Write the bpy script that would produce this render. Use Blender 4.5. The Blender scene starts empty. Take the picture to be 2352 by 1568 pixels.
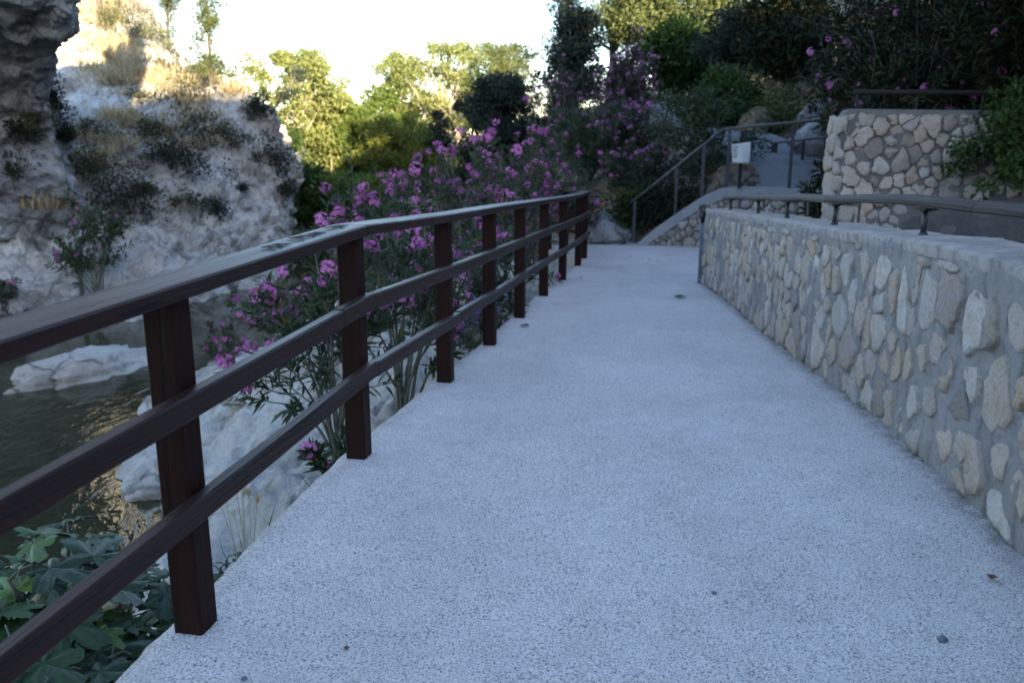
import bpy, math, random
import numpy as np
from mathutils import Vector, noise
from mathutils.bvhtree import BVHTree

sc = bpy.context.scene
COL = sc.collection
R = math.radians

# ------------------------------------------------------------------ camera, sky, sun, exposure
CAM = Vector((0.0, 0.0, 1.30))
PITCH = R(13.0)
cam_data = bpy.data.cameras.new('camera')
cam = bpy.data.objects.new('camera', cam_data)
COL.objects.link(cam)
cam.location = CAM
cam.rotation_euler = (R(90) - PITCH, 0, 0)
cam_data.sensor_width = 36.0
cam_data.lens = 36.0 * 1898.0 / 2352.0
cam_data.clip_start = 0.05
cam_data.clip_end = 2000
cam_data.dof.use_dof = True
cam_data.dof.focus_distance = 3.3
cam_data.dof.aperture_fstop = 3.2
sc.camera = cam

SUN_EL = R(10.0)
SUN_AZ = R(158.0)            # compass style, from +Y towards +X : behind the camera, a little to the right
sun_dir = Vector((math.cos(SUN_EL) * math.sin(SUN_AZ), math.cos(SUN_EL) * math.cos(SUN_AZ), math.sin(SUN_EL)))
world = bpy.data.worlds.new('World')
sc.world = world
world.use_nodes = True
wn = world.node_tree
bg = wn.nodes['Background']
sky = wn.nodes.new('ShaderNodeTexSky')
sky.sky_type = 'NISHITA'
sky.sun_disc = False
sky.sun_elevation = SUN_EL
sky.sun_rotation = SUN_AZ
sky.air_density = 1.0
sky.dust_density = 0.4
sky.ozone_density = 1.7
wb = wn.nodes.new('ShaderNodeMix'); wb.data_type = 'RGBA'; wb.blend_type = 'MULTIPLY'      # the camera's white balance, a little towards violet
wb.inputs[0].default_value = 1.0; wb.inputs[7].default_value = (1.05, 0.99, 1.01, 1)
wn.links.new(sky.outputs[0], wb.inputs[6]); wn.links.new(wb.outputs[2], bg.inputs[0])
bg.inputs[1].default_value = 0.15

sun_data = bpy.data.lights.new('sun', 'SUN')
sun_data.energy = 5.0
sun_data.angle = R(0.5)
sun_data.color = (1.0, 0.81, 0.55)
sun = bpy.data.objects.new('sun', sun_data)
COL.objects.link(sun)
sun.rotation_euler = sun_dir.to_track_quat('Z', 'Y').to_euler()

sc.view_settings.view_transform = 'Standard'
sc.view_settings.look = 'None'
sc.view_settings.exposure = 2.5
sc.view_settings.gamma = 1.0
sc.view_settings.use_curve_mapping = False
sc.cycles.max_bounces = 7
sc.cycles.diffuse_bounces = 3
sc.cycles.glossy_bounces = 3
sc.cycles.transmission_bounces = 3
sc.cycles.transparent_max_bounces = 4
sc.cycles.use_denoising = True
sc.cycles.caustics_reflective = False
sc.cycles.caustics_refractive = False

# ------------------------------------------------------------------ surveying helpers
CP, SP = math.cos(PITCH), math.sin(PITCH)
def ray(px, py):
    u = (px - 1176) / 1898.0
    v = (784 - py) / 1898.0
    return Vector((u, CP + v * SP, -SP + v * CP))
def at(px, py, Y):
    d = ray(px, py)
    return CAM + d * (Y / d.y)
GY = [-2, 0, 1, 2.09, 2.8, 3.4, 4.1, 4.76, 5.87, 7.11, 8.51, 9.93, 11.54, 12.6, 15.2, 40]
GZ = [-1.42, -1.385, -1.36, -1.332, -1.312, -1.298, -1.328, -1.354, -1.385, -1.43, -1.48, -1.53, -1.575, -1.60, -1.687, -2.6]
def wh(y):                      # height of the low wall above the walkway
    return float(np.interp(y, [2.9, 9.6], [0.93, 0.865]))
def gz(y):                      # height of the walkway along its length
    return 1.30 + float(np.interp(y, GY, GZ))
def on_walk(px, py, dz=0.0):
    d = ray(px, py); lo, hi = 0.4, 40.0
    for _ in range(50):
        m = (lo + hi) / 2
        if CAM.z + d.z / d.y * m > gz(m) + dz: lo = m
        else: hi = m
    return CAM + d * (lo / d.y)
WATER = -2.2
def on_level(px, py, z):
    d = ray(px, py)
    return CAM + d * ((z - CAM.z) / d.z)

# ------------------------------------------------------------------ mesh helpers
def make_mesh(name, V, quads=None, tris=None, smooth=False):
    V = np.asarray(V, dtype=np.float32).reshape(-1, 3)
    me = bpy.data.meshes.new(name)
    me.vertices.add(len(V))
    me.vertices.foreach_set('co', V.ravel())
    q = np.asarray(quads if quads is not None else [], dtype=np.int32).reshape(-1, 4)
    t = np.asarray(tris if tris is not None else [], dtype=np.int32).reshape(-1, 3)
    nl = q.size + t.size
    me.loops.add(nl)
    me.loops.foreach_set('vertex_index', np.concatenate([q.ravel(), t.ravel()]))
    npoly = len(q) + len(t)
    me.polygons.add(npoly)
    st = np.concatenate([np.arange(len(q)) * 4, q.size + np.arange(len(t)) * 3]).astype(np.int32)
    me.polygons.foreach_set('loop_start', st)
    me.polygons.foreach_set('use_smooth', np.full(npoly, smooth))
    me.update(calc_edges=True)
    return me

class MB:
    """collects pieces that become one mesh"""
    def __init__(s): s.V = []; s.Q = []; s.T = []; s.n = 0
    def add(s, V, Q=None, T=None):
        V = np.asarray(V, dtype=np.float64).reshape(-1, 3)
        if Q is not None and len(Q): s.Q.append(np.asarray(Q, dtype=np.int64).reshape(-1, 4) + s.n)
        if T is not None and len(T): s.T.append(np.asarray(T, dtype=np.int64).reshape(-1, 3) + s.n)
        s.V.append(V); s.n += len(V)
    def mesh(s, name, smooth=False):
        return make_mesh(name, np.concatenate(s.V) if s.V else [], np.concatenate(s.Q) if s.Q else None,
                         np.concatenate(s.T) if s.T else None, smooth)
    def box(s, c, ax, ay, az):
        """box by centre and three half-axis vectors"""
        c, ax, ay, az = [np.array(q, dtype=float) for q in (c, ax, ay, az)]
        V = [c + i * ax + j * ay + k * az for k in (-1, 1) for j in (-1, 1) for i in (-1, 1)]
        s.add(V, [[0, 2, 3, 1], [4, 5, 7, 6], [0, 1, 5, 4], [2, 6, 7, 3], [0, 4, 6, 2], [1, 3, 7, 5]])
    def tube(s, pts, radii, sides=6, cap=True):
        pts = np.array([tuple(p) for p in pts], dtype=float)
        n = len(pts)
        radii = np.broadcast_to(np.array(radii, dtype=float), (n,))
        tan = np.gradient(pts, axis=0)
        tan /= np.linalg.norm(tan, axis=1)[:, None] + 1e-9
        ref = np.array([0.31, 0.95, 0.05]) if abs(tan[0][2]) > 0.7 else np.array([0, 0, 1.0])
        a = np.cross(tan, ref); a /= np.linalg.norm(a, axis=1)[:, None] + 1e-9
        b = np.cross(a, tan)
        th = np.arange(sides) * 2 * math.pi / sides
        ring = a[:, None, :] * np.cos(th)[None, :, None] + b[:, None, :] * np.sin(th)[None, :, None]
        V = (pts[:, None, :] + ring * radii[:, None, None]).reshape(-1, 3)
        i = np.arange(n - 1)[:, None] * sides; j = np.arange(sides)[None, :]; j2 = (j + 1) % sides
        Q = np.stack([i + j, i + j2, i + sides + j2, i + sides + j], -1).reshape(-1, 4)
        T = []
        if cap:
            for k in range(1, sides - 1):
                T.append([0, k + 1, k]); T.append([(n - 1) * sides, (n - 1) * sides + k, (n - 1) * sides + k + 1])
        s.add(V, Q, T)
    def sweep(s, pts, prof, caps=True):
        """profile (list of (sideways, up)) swept along a mostly level path"""
        pts = np.array([tuple(p) for p in pts], dtype=float)
        n, m = len(pts), len(prof)
        tan = np.gradient(pts, axis=0)
        tan /= np.linalg.norm(tan, axis=1)[:, None]
        side = np.stack([tan[:, 1], -tan[:, 0], np.zeros(n)], 1)
        side /= np.linalg.norm(side, axis=1)[:, None]
        prof = np.array(prof, dtype=float)
        up = np.array([0, 0, 1.0])
        V = (pts[:, None, :] + side[:, None, :] * prof[None, :, 0, None] + up * prof[None, :, 1, None]).reshape(-1, 3)
        i = np.arange(n - 1)[:, None] * m; j = np.arange(m)[None, :]; j2 = (j + 1) % m
        Q = np.stack([i + j, i + j2, i + m + j2, i + m + j], -1).reshape(-1, 4)
        T = []
        if caps:
            for k in range(1, m - 1):
                T.append([0, k + 1, k]); T.append([(n - 1) * m, (n - 1) * m + k, (n - 1) * m + k + 1])
        s.add(V, Q, T)

def link(name, me, mat=None, parent=None, loc=None):
    o = bpy.data.objects.new(name, me)
    COL.objects.link(o)
    if mat is not None and me is not None and not me.materials: me.materials.append(mat)
    if parent is not None: o.parent = parent
    if loc is not None: o.location = loc
    return o
def tag(o, label=None, cat=None, group=None, kind=None):
    if label: o['label'] = label
    if cat: o['category'] = cat
    if group: o['group'] = group
    if kind: o['kind'] = kind
    return o
def thing(name, loc, label, cat, group=None, rz=0.0):
    o = bpy.data.objects.new(name, None)
    o.empty_display_size = 0.2
    COL.objects.link(o)
    o.location = loc; o.rotation_euler = (0, 0, rz)
    return tag(o, label, cat, group)
def part(name, mb, mat, parent, smooth=False):
    """a part modelled in world coordinates, hung on its thing (things are unrotated)"""
    if isinstance(mb, MB):
        off = np.array(parent_origin(parent))
        for k in range(len(mb.V)): mb.V[k] = mb.V[k] - off
        me = mb.mesh(name, smooth)
    else: me = mb
    return link(name, me, mat, parent)
def parent_origin(p):
    o = np.zeros(3)
    while p is not None:
        o += np.array(p.location); p = p.parent
    return o

def catmull(P, n, closed=False):
    """n samples on a Catmull-Rom curve through the points P (m,k), evenly by index"""
    P = np.asarray(P, dtype=float)
    m = len(P)
    Q = np.concatenate([[2 * P[0] - P[1]], P, [2 * P[-1] - P[-2]]])
    t = np.linspace(0, m - 1 - 1e-9, n)
    i = t.astype(int); f = (t - i).reshape((-1,) + (1,) * (P.ndim - 1))
    p0, p1, p2, p3 = Q[i], Q[i + 1], Q[i + 2], Q[i + 3]
    return 0.5 * (2 * p1 + (p2 - p0) * f + (2 * p0 - 5 * p1 + 4 * p2 - p3) * f ** 2 + (3 * p1 - p0 - 3 * p2 + p3) * f ** 3)
def arc_resample(P, step):
    P = np.asarray(P, dtype=float)
    d = np.concatenate([[0], np.cumsum(np.linalg.norm(np.diff(P, axis=0), axis=1))])
    n = max(2, int(d[-1] / step) + 1)
    s = np.linspace(0, d[-1], n)
    return np.stack([np.interp(s, d, P[:, k]) for k in range(P.shape[1])], 1), s

BVHS = []
def grid_mesh(name, G, mat, parent=None, smooth=True, hit=False, kind=None):
    """G: (rows, cols, 3)"""
    r, c = G.shape[:2]
    i = np.arange(r - 1)[:, None] * c; j = np.arange(c - 1)[None, :]
    Q = np.stack([i + j, i + j + 1, i + c + j + 1, i + c + j], -1).reshape(-1, 4)
    V = G.reshape(-1, 3)
    me = make_mesh(name, V, Q, smooth=smooth)
    o = link(name, me, mat, parent)
    if kind: o['kind'] = kind
    if hit: BVHS.append(BVHTree.FromPolygons([tuple(v) for v in V], [tuple(int(x) for x in q) for q in Q]))
    return o
def hit(px, py, default=None):
    d = ray(px, py).normalized()
    best = None
    for b in BVHS:
        loc, nor, idx, dist = b.ray_cast(CAM, d, 400)
        if loc is not None and (best is None or dist < best[1]): best = (loc, dist)
    return best[0] if best else default
def drop(x, y, default=0.0, top=60.0):
    best = None
    for b in BVHS:
        loc, nor, idx, dist = b.ray_cast(Vector((x, y, top)), Vector((0, 0, -1)), 200)
        if loc is not None and (best is None or loc.z > best): best = loc.z
    return best if best is not None else default
def normals_of(G):
    du = np.gradient(G, axis=1); dv = np.gradient(G, axis=0)
    n = np.cross(du, dv)
    return n / (np.linalg.norm(n, axis=2)[:, :, None] + 1e-9)
def rough(G, layers, seed=0.0, flip=1.0, mask=None):
    """push a surface in and out along its normals with layered rock noise"""
    N = normals_of(G) * flip
    H = np.zeros(G.shape[:2])
    for a in range(G.shape[0]):
        for b in range(G.shape[1]):
            p = Vector(G[a, b])
            h = 0.0
            for (amp, size, kind) in layers:
                q = p / size + Vector((seed, seed * 1.7, -seed))
                if kind == 'f': h += amp * noise.fractal(q, 0.9, 2.1, 4)
                elif kind == 'r': h += amp * (noise.ridged_multi_fractal(q, 0.9, 2.1, 4, 1.0, 2.0) * 0.6 - 0.7)
                elif kind == 's': h += amp * noise.noise(q)
                elif kind == 'c':
                    dd = noise.voronoi(q)[0]
                    h += amp * (min(dd[1] - dd[0], 0.5) * 2 - 0.6)
            H[a, b] = h
    if mask is not None: H = H * mask
    return G + N * H[:, :, None]

# ------------------------------------------------------------------ materials
def new_mat(name):
    m = bpy.data.materials.new(name)
    m.use_nodes = True
    nt = m.node_tree
    b = nt.nodes['Principled BSDF']
    return m, nt, b
def N(nt, typ, **kw):
    n = nt.nodes.new(typ)
    for k, v in kw.items():
        if k.startswith('i_'):
            key = k[2:].replace('_', ' ')
            n.inputs[key].default_value = v
        else: setattr(n, k, v)
    return n
def L(nt, a, b): nt.links.new(a, b)
def tex_coord(nt, scale=(1, 1, 1), rnd=False):
    tc = N(nt, 'ShaderNodeTexCoord')
    mp = N(nt, 'ShaderNodeMapping')
    mp.inputs['Scale'].default_value = scale
    L(nt, tc.outputs['Object'], mp.inputs['Vector'])
    if rnd:
        oi = N(nt, 'ShaderNodeObjectInfo')
        mul = N(nt, 'ShaderNodeMath', operation='MULTIPLY'); mul.inputs[1].default_value = 37.0
        L(nt, oi.outputs['Random'], mul.inputs[0])
        cb = N(nt, 'ShaderNodeCombineXYZ')
        L(nt, mul.outputs[0], cb.inputs[0]); L(nt, mul.outputs[0], cb.inputs[1])
        L(nt, cb.outputs[0], mp.inputs['Location'])
    return mp.outputs[0]
def noise_tex(nt, vec, scale, detail=5, rough_=0.55, dist=0.0):
    n = N(nt, 'ShaderNodeTexNoise')
    n.inputs['Scale'].default_value = scale
    n.inputs['Detail'].default_value = detail
    n.inputs['Roughness'].default_value = rough_
    n.inputs['Distortion'].default_value = dist
    L(nt, vec, n.inputs['Vector'])
    return n.outputs[0]
def ramp(nt, fac, stops):
    r = N(nt, 'ShaderNodeValToRGB')
    e = r.color_ramp.elements
    while len(e) < len(stops): e.new(0.5)
    for k, (p, c) in enumerate(stops):
        e[k].position = p
        e[k].color = (*c, 1) if len(c) == 3 else c
    L(nt, fac, r.inputs[0])
    return r.outputs[0]
def mix(nt, fac, a, b, mode='MIX'):
    m = N(nt, 'ShaderNodeMix', data_type='RGBA', blend_type=mode)
    if isinstance(fac, (int, float)): m.inputs[0].default_value = fac
    else: L(nt, fac, m.inputs[0])
    for k, x in ((6, a), (7, b)):
        if isinstance(x, tuple): m.inputs[k].default_value = (*x, 1)
        else: L(nt, x, m.inputs[k])
    return m.outputs[2]
def bump(nt, h, strength, dist=0.02, normal=None):
    b = N(nt, 'ShaderNodeBump')
    b.inputs['Strength'].default_value = strength
    b.inputs['Distance'].default_value = dist
    L(nt, h, b.inputs['Height'])
    if normal is not None: L(nt, normal, b.inputs['Normal'])
    return b.outputs[0]
def g3(v): return (v, v, v)

def mat_rock(name, pale, dark, tan, scale=1.0, dark_amt=0.5, bump_s=0.8, rnd=False, cracks=0.8):
    m, nt, b = new_mat(name)
    v = tex_coord(nt, rnd=rnd)
    n1 = noise_tex(nt, v, 0.9 * scale, 8, 0.62, 0.6)
    n2 = noise_tex(nt, v, 6.0 * scale, 8, 0.7, 0.3)
    n3 = noise_tex(nt, v, 0.45 * scale, 4, 0.5)
    n4 = noise_tex(nt, v, 28.0 * scale, 6, 0.65)
    c = mix(nt, ramp(nt, n3, [(0.42, g3(0)), (0.66, g3(1))]), pale, tan)
    c = mix(nt, ramp(nt, n1, [(0.62 - 0.25 * dark_amt, g3(0)), (0.80 - 0.2 * dark_amt, g3(1))]), c, dark)
    c = mix(nt, ramp(nt, n2, [(0.50, g3(0)), (0.72, g3(0.75))]), c, dark)
    vw = N(nt, 'ShaderNodeMix', data_type='VECTOR'); vw.inputs[0].default_value = 0.35
    wn_ = N(nt, 'ShaderNodeTexNoise'); wn_.inputs['Scale'].default_value = 1.4 * scale; wn_.inputs['Detail'].default_value = 4; L(nt, v, wn_.inputs['Vector'])
    L(nt, v, vw.inputs[4]); L(nt, wn_.outputs[1], vw.inputs[5])
    vo = N(nt, 'ShaderNodeTexVoronoi', feature='DISTANCE_TO_EDGE'); vo.inputs['Scale'].default_value = 1.9 * scale; L(nt, vw.outputs[1], vo.inputs['Vector'])
    ckm = mix(nt, 1.0, ramp(nt, vo.outputs[0], [(0.0, g3(1)), (0.05, g3(0))]), ramp(nt, n3, [(0.40, g3(0)), (0.55, g3(cracks))]), 'MULTIPLY')
    c = mix(nt, ckm, c, tuple(0.5 * q for q in dark))
    c = mix(nt, 0.5, c, ramp(nt, n4, [(0.3, g3(0.28)), (0.7, g3(0.75))]), 'SOFT_LIGHT')
    L(nt, c, b.inputs['Base Color'])
    b.inputs['Roughness'].default_value = 0.9
    b.inputs['Specular IOR Level'].default_value = 0.2
    nn = bump(nt, n2, bump_s, 0.12 / scale)
    nn = bump(nt, mix(nt, ckm, g3(1.0), g3(0.0)), bump_s * 0.6, 0.06, nn)
    nn = bump(nt, n4, bump_s * 0.6, 0.02 / scale, nn)
    L(nt, nn, b.inputs['Normal'])
    return m
M = {}
M['limestone'] = mat_rock('limestone', (0.52, 0.485, 0.43), (0.17, 0.165, 0.16), (0.42, 0.32, 0.215), 1.0, 0.55)
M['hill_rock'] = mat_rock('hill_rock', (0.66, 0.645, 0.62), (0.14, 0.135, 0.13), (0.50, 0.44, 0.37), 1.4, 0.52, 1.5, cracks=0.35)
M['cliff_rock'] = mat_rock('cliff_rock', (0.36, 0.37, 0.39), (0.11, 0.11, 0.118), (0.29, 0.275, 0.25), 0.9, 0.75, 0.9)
M['bank_rock'] = mat_rock('bank_rock', (0.56, 0.54, 0.50), (0.23, 0.21, 0.19), (0.46, 0.39, 0.32), 0.9, 0.40, 1.0)
M['dirt_hill'] = mat_rock('dirt_hill', (0.20, 0.14, 0.085), (0.06, 0.05, 0.035), (0.27, 0.25, 0.22), 1.2, 0.6, 0.8)

def mat_walk():
    m, nt, b = new_mat('washed_concrete')
    v = tex_coord(nt)
    grain = noise_tex(nt, v, 180, 3, 0.7, 0.3)
    vor = N(nt, 'ShaderNodeTexVoronoi'); vor.inputs['Scale'].default_value = 190
    L(nt, v, vor.inputs['Vector'])
    big = noise_tex(nt, v, 1.1, 5, 0.6)
    mid = noise_tex(nt, v, 7, 4, 0.6)
    base = mix(nt, ramp(nt, vor.outputs['Color'], [(0.1, g3(0)), (0.9, g3(1))]), (0.45, 0.41, 0.40), (0.62, 0.58, 0.565))
    pits = ramp(nt, grain, [(0.40, g3(1)), (0.47, g3(0))])
    base = mix(nt, pits, base, (0.10, 0.095, 0.095))
    base = mix(nt, 0.55, base, ramp(nt, big, [(0.30, g3(0.32)), (0.70, g3(0.66))]), 'SOFT_LIGHT')
    base = mix(nt, 0.35, base, ramp(nt, mid, [(0.3, g3(0.36)), (0.7, g3(0.64))]), 'SOFT_LIGHT')
    stain = noise_tex(nt, v, 2.6, 6, 0.7, 1.0)
    base = mix(nt, ramp(nt, stain, [(0.60, g3(0)), (0.78, g3(0.30))]), base, (0.25, 0.21, 0.17))
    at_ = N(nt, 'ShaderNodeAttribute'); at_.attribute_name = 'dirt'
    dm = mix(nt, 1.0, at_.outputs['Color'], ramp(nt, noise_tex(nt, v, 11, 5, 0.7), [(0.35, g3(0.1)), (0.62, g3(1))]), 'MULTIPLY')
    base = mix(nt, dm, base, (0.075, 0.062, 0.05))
    L(nt, base, b.inputs['Base Color'])
    b.inputs['Roughness'].default_value = 0.92
    b.inputs['Specular IOR Level'].default_value = 0.15
    n1 = bump(nt, grain, 0.55, 0.006)
    n1 = bump(nt, mid, 0.25, 0.01, n1)
    L(nt, n1, b.inputs['Normal'])
    return m
M['walk'] = mat_walk()

def mat_cement(name, c1, c2, sc_=1.0, bs=0.5):
    m, nt, b = new_mat(name)
    v = tex_coord(nt)
    a = noise_tex(nt, v, 3.0 * sc_, 6, 0.65, 0.4)
    f = noise_tex(nt, v, 45 * sc_, 6, 0.7)
    d = noise_tex(nt, v, 1.0 * sc_, 3, 0.5)
    c = mix(nt, ramp(nt, a, [(0.3, g3(0)), (0.72, g3(1))]), c1, c2)
    c = mix(nt, 0.6, c, ramp(nt, f, [(0.3, g3(0.32)), (0.7, g3(0.66))]), 'SOFT_LIGHT')
    c = mix(nt, ramp(nt, d, [(0.56, g3(0)), (0.75, g3(0.55))]), c, tuple(x * 0.45 for x in c1))
    L(nt, c, b.inputs['Base Color'])
    b.inputs['Roughness'].default_value = 0.93
    b.inputs['Specular IOR Level'].default_value = 0.15
    nn = bump(nt, a, bs, 0.03); nn = bump(nt, f, bs, 0.008, nn)
    L(nt, nn, b.inputs['Normal'])
    return m
M['mortar'] = mat_cement('mortar', (0.20, 0.20, 0.205), (0.265, 0.255, 0.24), 1.0, 0.8)
M['shaded_mortar'] = mat_cement('shaded_mortar', (0.13, 0.127, 0.125), (0.175, 0.168, 0.16), 1.0, 1.0)  # mortar copy with the upper wall's canopy shade put into the colour
M['coping'] = mat_cement('coping', (0.26, 0.25, 0.245), (0.34, 0.315, 0.285))
M['render'] = mat_cement('cement_render', (0.085, 0.085, 0.09), (0.125, 0.12, 0.118), 1.0, 1.2)  # dark cement, colour lowered further where the canopy shade falls short
M['concrete'] = mat_cement('concrete', (0.26, 0.26, 0.28), (0.32, 0.315, 0.32))
M['ramp'] = mat_cement('ramp_concrete', (0.14, 0.145, 0.16), (0.19, 0.192, 0.205))

def mat_stone():
    m, nt, b = new_mat('wall_stone')
    v = tex_coord(nt, rnd=True)
    oi = N(nt, 'ShaderNodeObjectInfo')
    base = ramp(nt, oi.outputs['Random'], [(0.0, (0.44, 0.42, 0.40)), (0.2, (0.43, 0.375, 0.325)), (0.38, (0.37, 0.36, 0.355)), (0.55, (0.52, 0.50, 0.48)),
                                            (0.7, (0.43, 0.345, 0.27)), (0.82, (0.40, 0.36, 0.35)), (0.93, (0.21, 0.205, 0.205)), (1.0, (0.45, 0.41, 0.38))])
    a = noise_tex(nt, v, 9, 8, 0.7, 0.5)
    f = noise_tex(nt, v, 60, 8, 0.75)
    s = noise_tex(nt, v, 17, 6, 0.7, 1.0)
    c = mix(nt, ramp(nt, a, [(0.38, g3(0)), (0.7, g3(0.6))]), base, (0.36, 0.25, 0.14))
    c = mix(nt, ramp(nt, s, [(0.56, g3(0)), (0.72, g3(0.8))]), c, (0.22, 0.205, 0.19))
    c = mix(nt, 0.8, c, ramp(nt, f, [(0.3, g3(0.25)), (0.7, g3(0.75))]), 'SOFT_LIGHT')
    L(nt, c, b.inputs['Base Color'])
    b.inputs['Roughness'].default_value = 0.88
    b.inputs['Specular IOR Level'].default_value = 0.2
    nn = bump(nt, a, 0.8, 0.03); nn = bump(nt, f, 0.8, 0.012, nn)
    L(nt, nn, b.inputs['Normal'])
    return m
M['stone'] = mat_stone()

def mat_wood(name, c1, c2, rough_, stretch=(1, 1, 1), coat=0.0, crack=(0.01, 0.008, 0.007), spec=0.5):
    """grain runs along object Y of each rail"""
    m, nt, b = new_mat(name)
    v = tex_coord(nt, stretch, rnd=True)
    a = noise_tex(nt, v, 14, 8, 0.65, 0.6)
    f = noise_tex(nt, v, 60, 5, 0.6)
    k = noise_tex(nt, v, 9, 3, 0.5, 1.2)
    c = mix(nt, ramp(nt, a, [(0.3, g3(0)), (0.7, g3(1))]), c1, c2)
    vl = tex_coord(nt, tuple(0.35 * q if q < 0.5 else q for q in stretch), rnd=True)
    ck = noise_tex(nt, vl, 7, 2, 0.5, 0.4); cm = noise_tex(nt, v, 2.2, 2, 0.5)
    line = mix(nt, 1.0, ramp(nt, ck, [(0.486, g3(0)), (0.497, g3(1)), (0.503, g3(1)), (0.514, g3(0))]), ramp(nt, cm, [(0.47, g3(0)), (0.56, g3(1))]), 'MULTIPLY')
    c = mix(nt, line, c, crack)
    c = mix(nt, ramp(nt, k, [(0.655, g3(0)), (0.70, g3(0.9))]), c, crack)
    L(nt, c, b.inputs['Base Color'])
    crk = line
    r = ramp(nt, a, [(0.25, g3(rough_ - 0.12)), (0.75, g3(rough_ + 0.15))])
    L(nt, r, b.inputs['Roughness'])
    b.inputs['Specular IOR Level'].default_value = spec
    b.inputs['Coat Weight'].default_value = coat
    b.inputs['Coat Roughness'].default_value = 0.3
    inv = mix(nt, crk, g3(1.0), g3(0.0))
    nn = bump(nt, a, 0.5, 0.012); nn = bump(nt, f, 0.35, 0.004, nn); nn = bump(nt, inv, 0.35, 0.006, nn)
    L(nt, nn, b.inputs['Normal'])
    return m
M['stain_rail'] = mat_wood('stained_wood_rail', (0.010, 0.004, 0.003), (0.036, 0.013, 0.009), 0.46, (1.6, 0.07, 1.6), 0.0, (0.003, 0.002, 0.002), 0.22)
M['stain_post'] = mat_wood('stained_wood_post', (0.007, 0.0025, 0.002), (0.022, 0.0065, 0.004), 0.6, (1.6, 1.6, 0.07), 0.0, (0.004, 0.003, 0.003), 0.15)
M['grey_wood'] = mat_wood('grey_weathered_wood', (0.020, 0.017, 0.016), (0.085, 0.074, 0.068), 0.65, (3, 0.10, 3), 0, (0.02, 0.017, 0.015), 0.2)
M['brown_wood'] = mat_wood('brown_weathered_wood', (0.006, 0.004, 0.0035), (0.040, 0.028, 0.023), 0.6, (3.5, 0.10, 3.5), 0, (0.008, 0.006, 0.005), 0.18)

def mat_simple(name, col, rough_=0.5, metal=0.0, var=0.25, scale=8):
    m, nt, b = new_mat(name)
    v = tex_coord(nt)
    a = noise_tex(nt, v, scale, 5, 0.6)
    c = mix(nt, ramp(nt, a, [(0.3, g3(0)), (0.7, g3(1))]), tuple(x * (1 - var) for x in col), tuple(x * (1 + var) for x in col))
    L(nt, c, b.inputs['Base Color'])
    b.inputs['Roughness'].default_value = rough_
    b.inputs['Metallic'].default_value = metal
    return m
M['black_steel'] = mat_simple('black_steel', (0.015, 0.015, 0.017), 0.45)
M['grey_steel'] = mat_simple('grey_painted_steel', (0.030, 0.033, 0.042), 0.5)
M['pipe_rail'] = mat_simple('brown_grey_pipe', (0.065, 0.058, 0.055), 0.5)
M['plate_steel'] = mat_simple('grey_steel_plate', (0.20, 0.23, 0.27), 0.45, 0.3)
M['iron'] = mat_simple('dark_crumb', (0.05, 0.045, 0.04), 0.8)
M['carve'] = mat_simple('scratched_dark', (0.012, 0.009, 0.008), 0.9)

def mat_leaf(name, c1, c2, trans=0.35, rough_=0.5, spec=0.35, odd=None):
    m, nt, b = new_mat(name)
    geo = N(nt, 'ShaderNodeNewGeometry')
    stops = [(0.0, c1), (0.85, c2)]
    if odd: stops = [(0.0, c1), (0.86, c2), (0.93, odd), (1.0, odd)]
    c = ramp(nt, geo.outputs['Random Per Island'], stops)
    if 'petal' in name:
        oi = N(nt, 'ShaderNodeObjectInfo')
        c = mix(nt, 1.0, c, ramp(nt, oi.outputs['Random'], [(0.0, (0.55, 0.5, 0.6)), (0.5, (0.9, 0.85, 0.95)), (1.0, (1.1, 1.25, 1.15))]), 'MULTIPLY')
    v = tex_coord(nt)
    a = noise_tex(nt, v, 1.6, 3, 0.5)
    c = mix(nt, 0.5, c, ramp(nt, a, [(0.3, g3(0.3)), (0.7, g3(0.7))]), 'SOFT_LIGHT')
    L(nt, c, b.inputs['Base Color'])
    b.inputs['Roughness'].default_value = rough_
    b.inputs['Specular IOR Level'].default_value = spec
    tr = N(nt, 'ShaderNodeBsdfTranslucent')
    hs = N(nt, 'ShaderNodeHueSaturation'); hs.inputs['Value'].default_value = 1.3; hs.inputs['Saturation'].default_value = 1.1
    L(nt, c, hs.inputs['Color']); L(nt, hs.outputs[0], tr.inputs['Color'])
    ms = N(nt, 'ShaderNodeMixShader'); ms.inputs[0].default_value = trans
    L(nt, b.outputs[0], ms.inputs[1]); L(nt, tr.outputs[0], ms.inputs[2])
    out = nt.nodes['Material Output']
    L(nt, ms.outputs[0], out.inputs['Surface'])
    return m
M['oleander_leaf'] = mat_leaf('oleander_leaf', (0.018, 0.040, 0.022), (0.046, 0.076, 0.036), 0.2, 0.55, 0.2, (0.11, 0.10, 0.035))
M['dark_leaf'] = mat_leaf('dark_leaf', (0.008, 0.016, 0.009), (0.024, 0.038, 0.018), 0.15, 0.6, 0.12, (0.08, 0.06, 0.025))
M['faded_leaf'] = mat_leaf('faded_leaf', (0.045, 0.045, 0.036), (0.085, 0.075, 0.062), 0.2, 0.6, 0.2, (0.14, 0.07, 0.09))
M['holm_leaf'] = mat_leaf('holm_oak_leaf', (0.016, 0.026, 0.020), (0.046, 0.060, 0.045), 0.15, 0.6, 0.15)
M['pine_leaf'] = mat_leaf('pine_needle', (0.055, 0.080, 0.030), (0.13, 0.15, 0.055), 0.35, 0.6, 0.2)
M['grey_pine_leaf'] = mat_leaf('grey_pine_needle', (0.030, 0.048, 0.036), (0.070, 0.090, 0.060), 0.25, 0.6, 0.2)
M['poplar_leaf'] = mat_leaf('poplar_leaf', (0.16, 0.20, 0.06), (0.27, 0.29, 0.11), 0.5, 0.5, 0.3)
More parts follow.
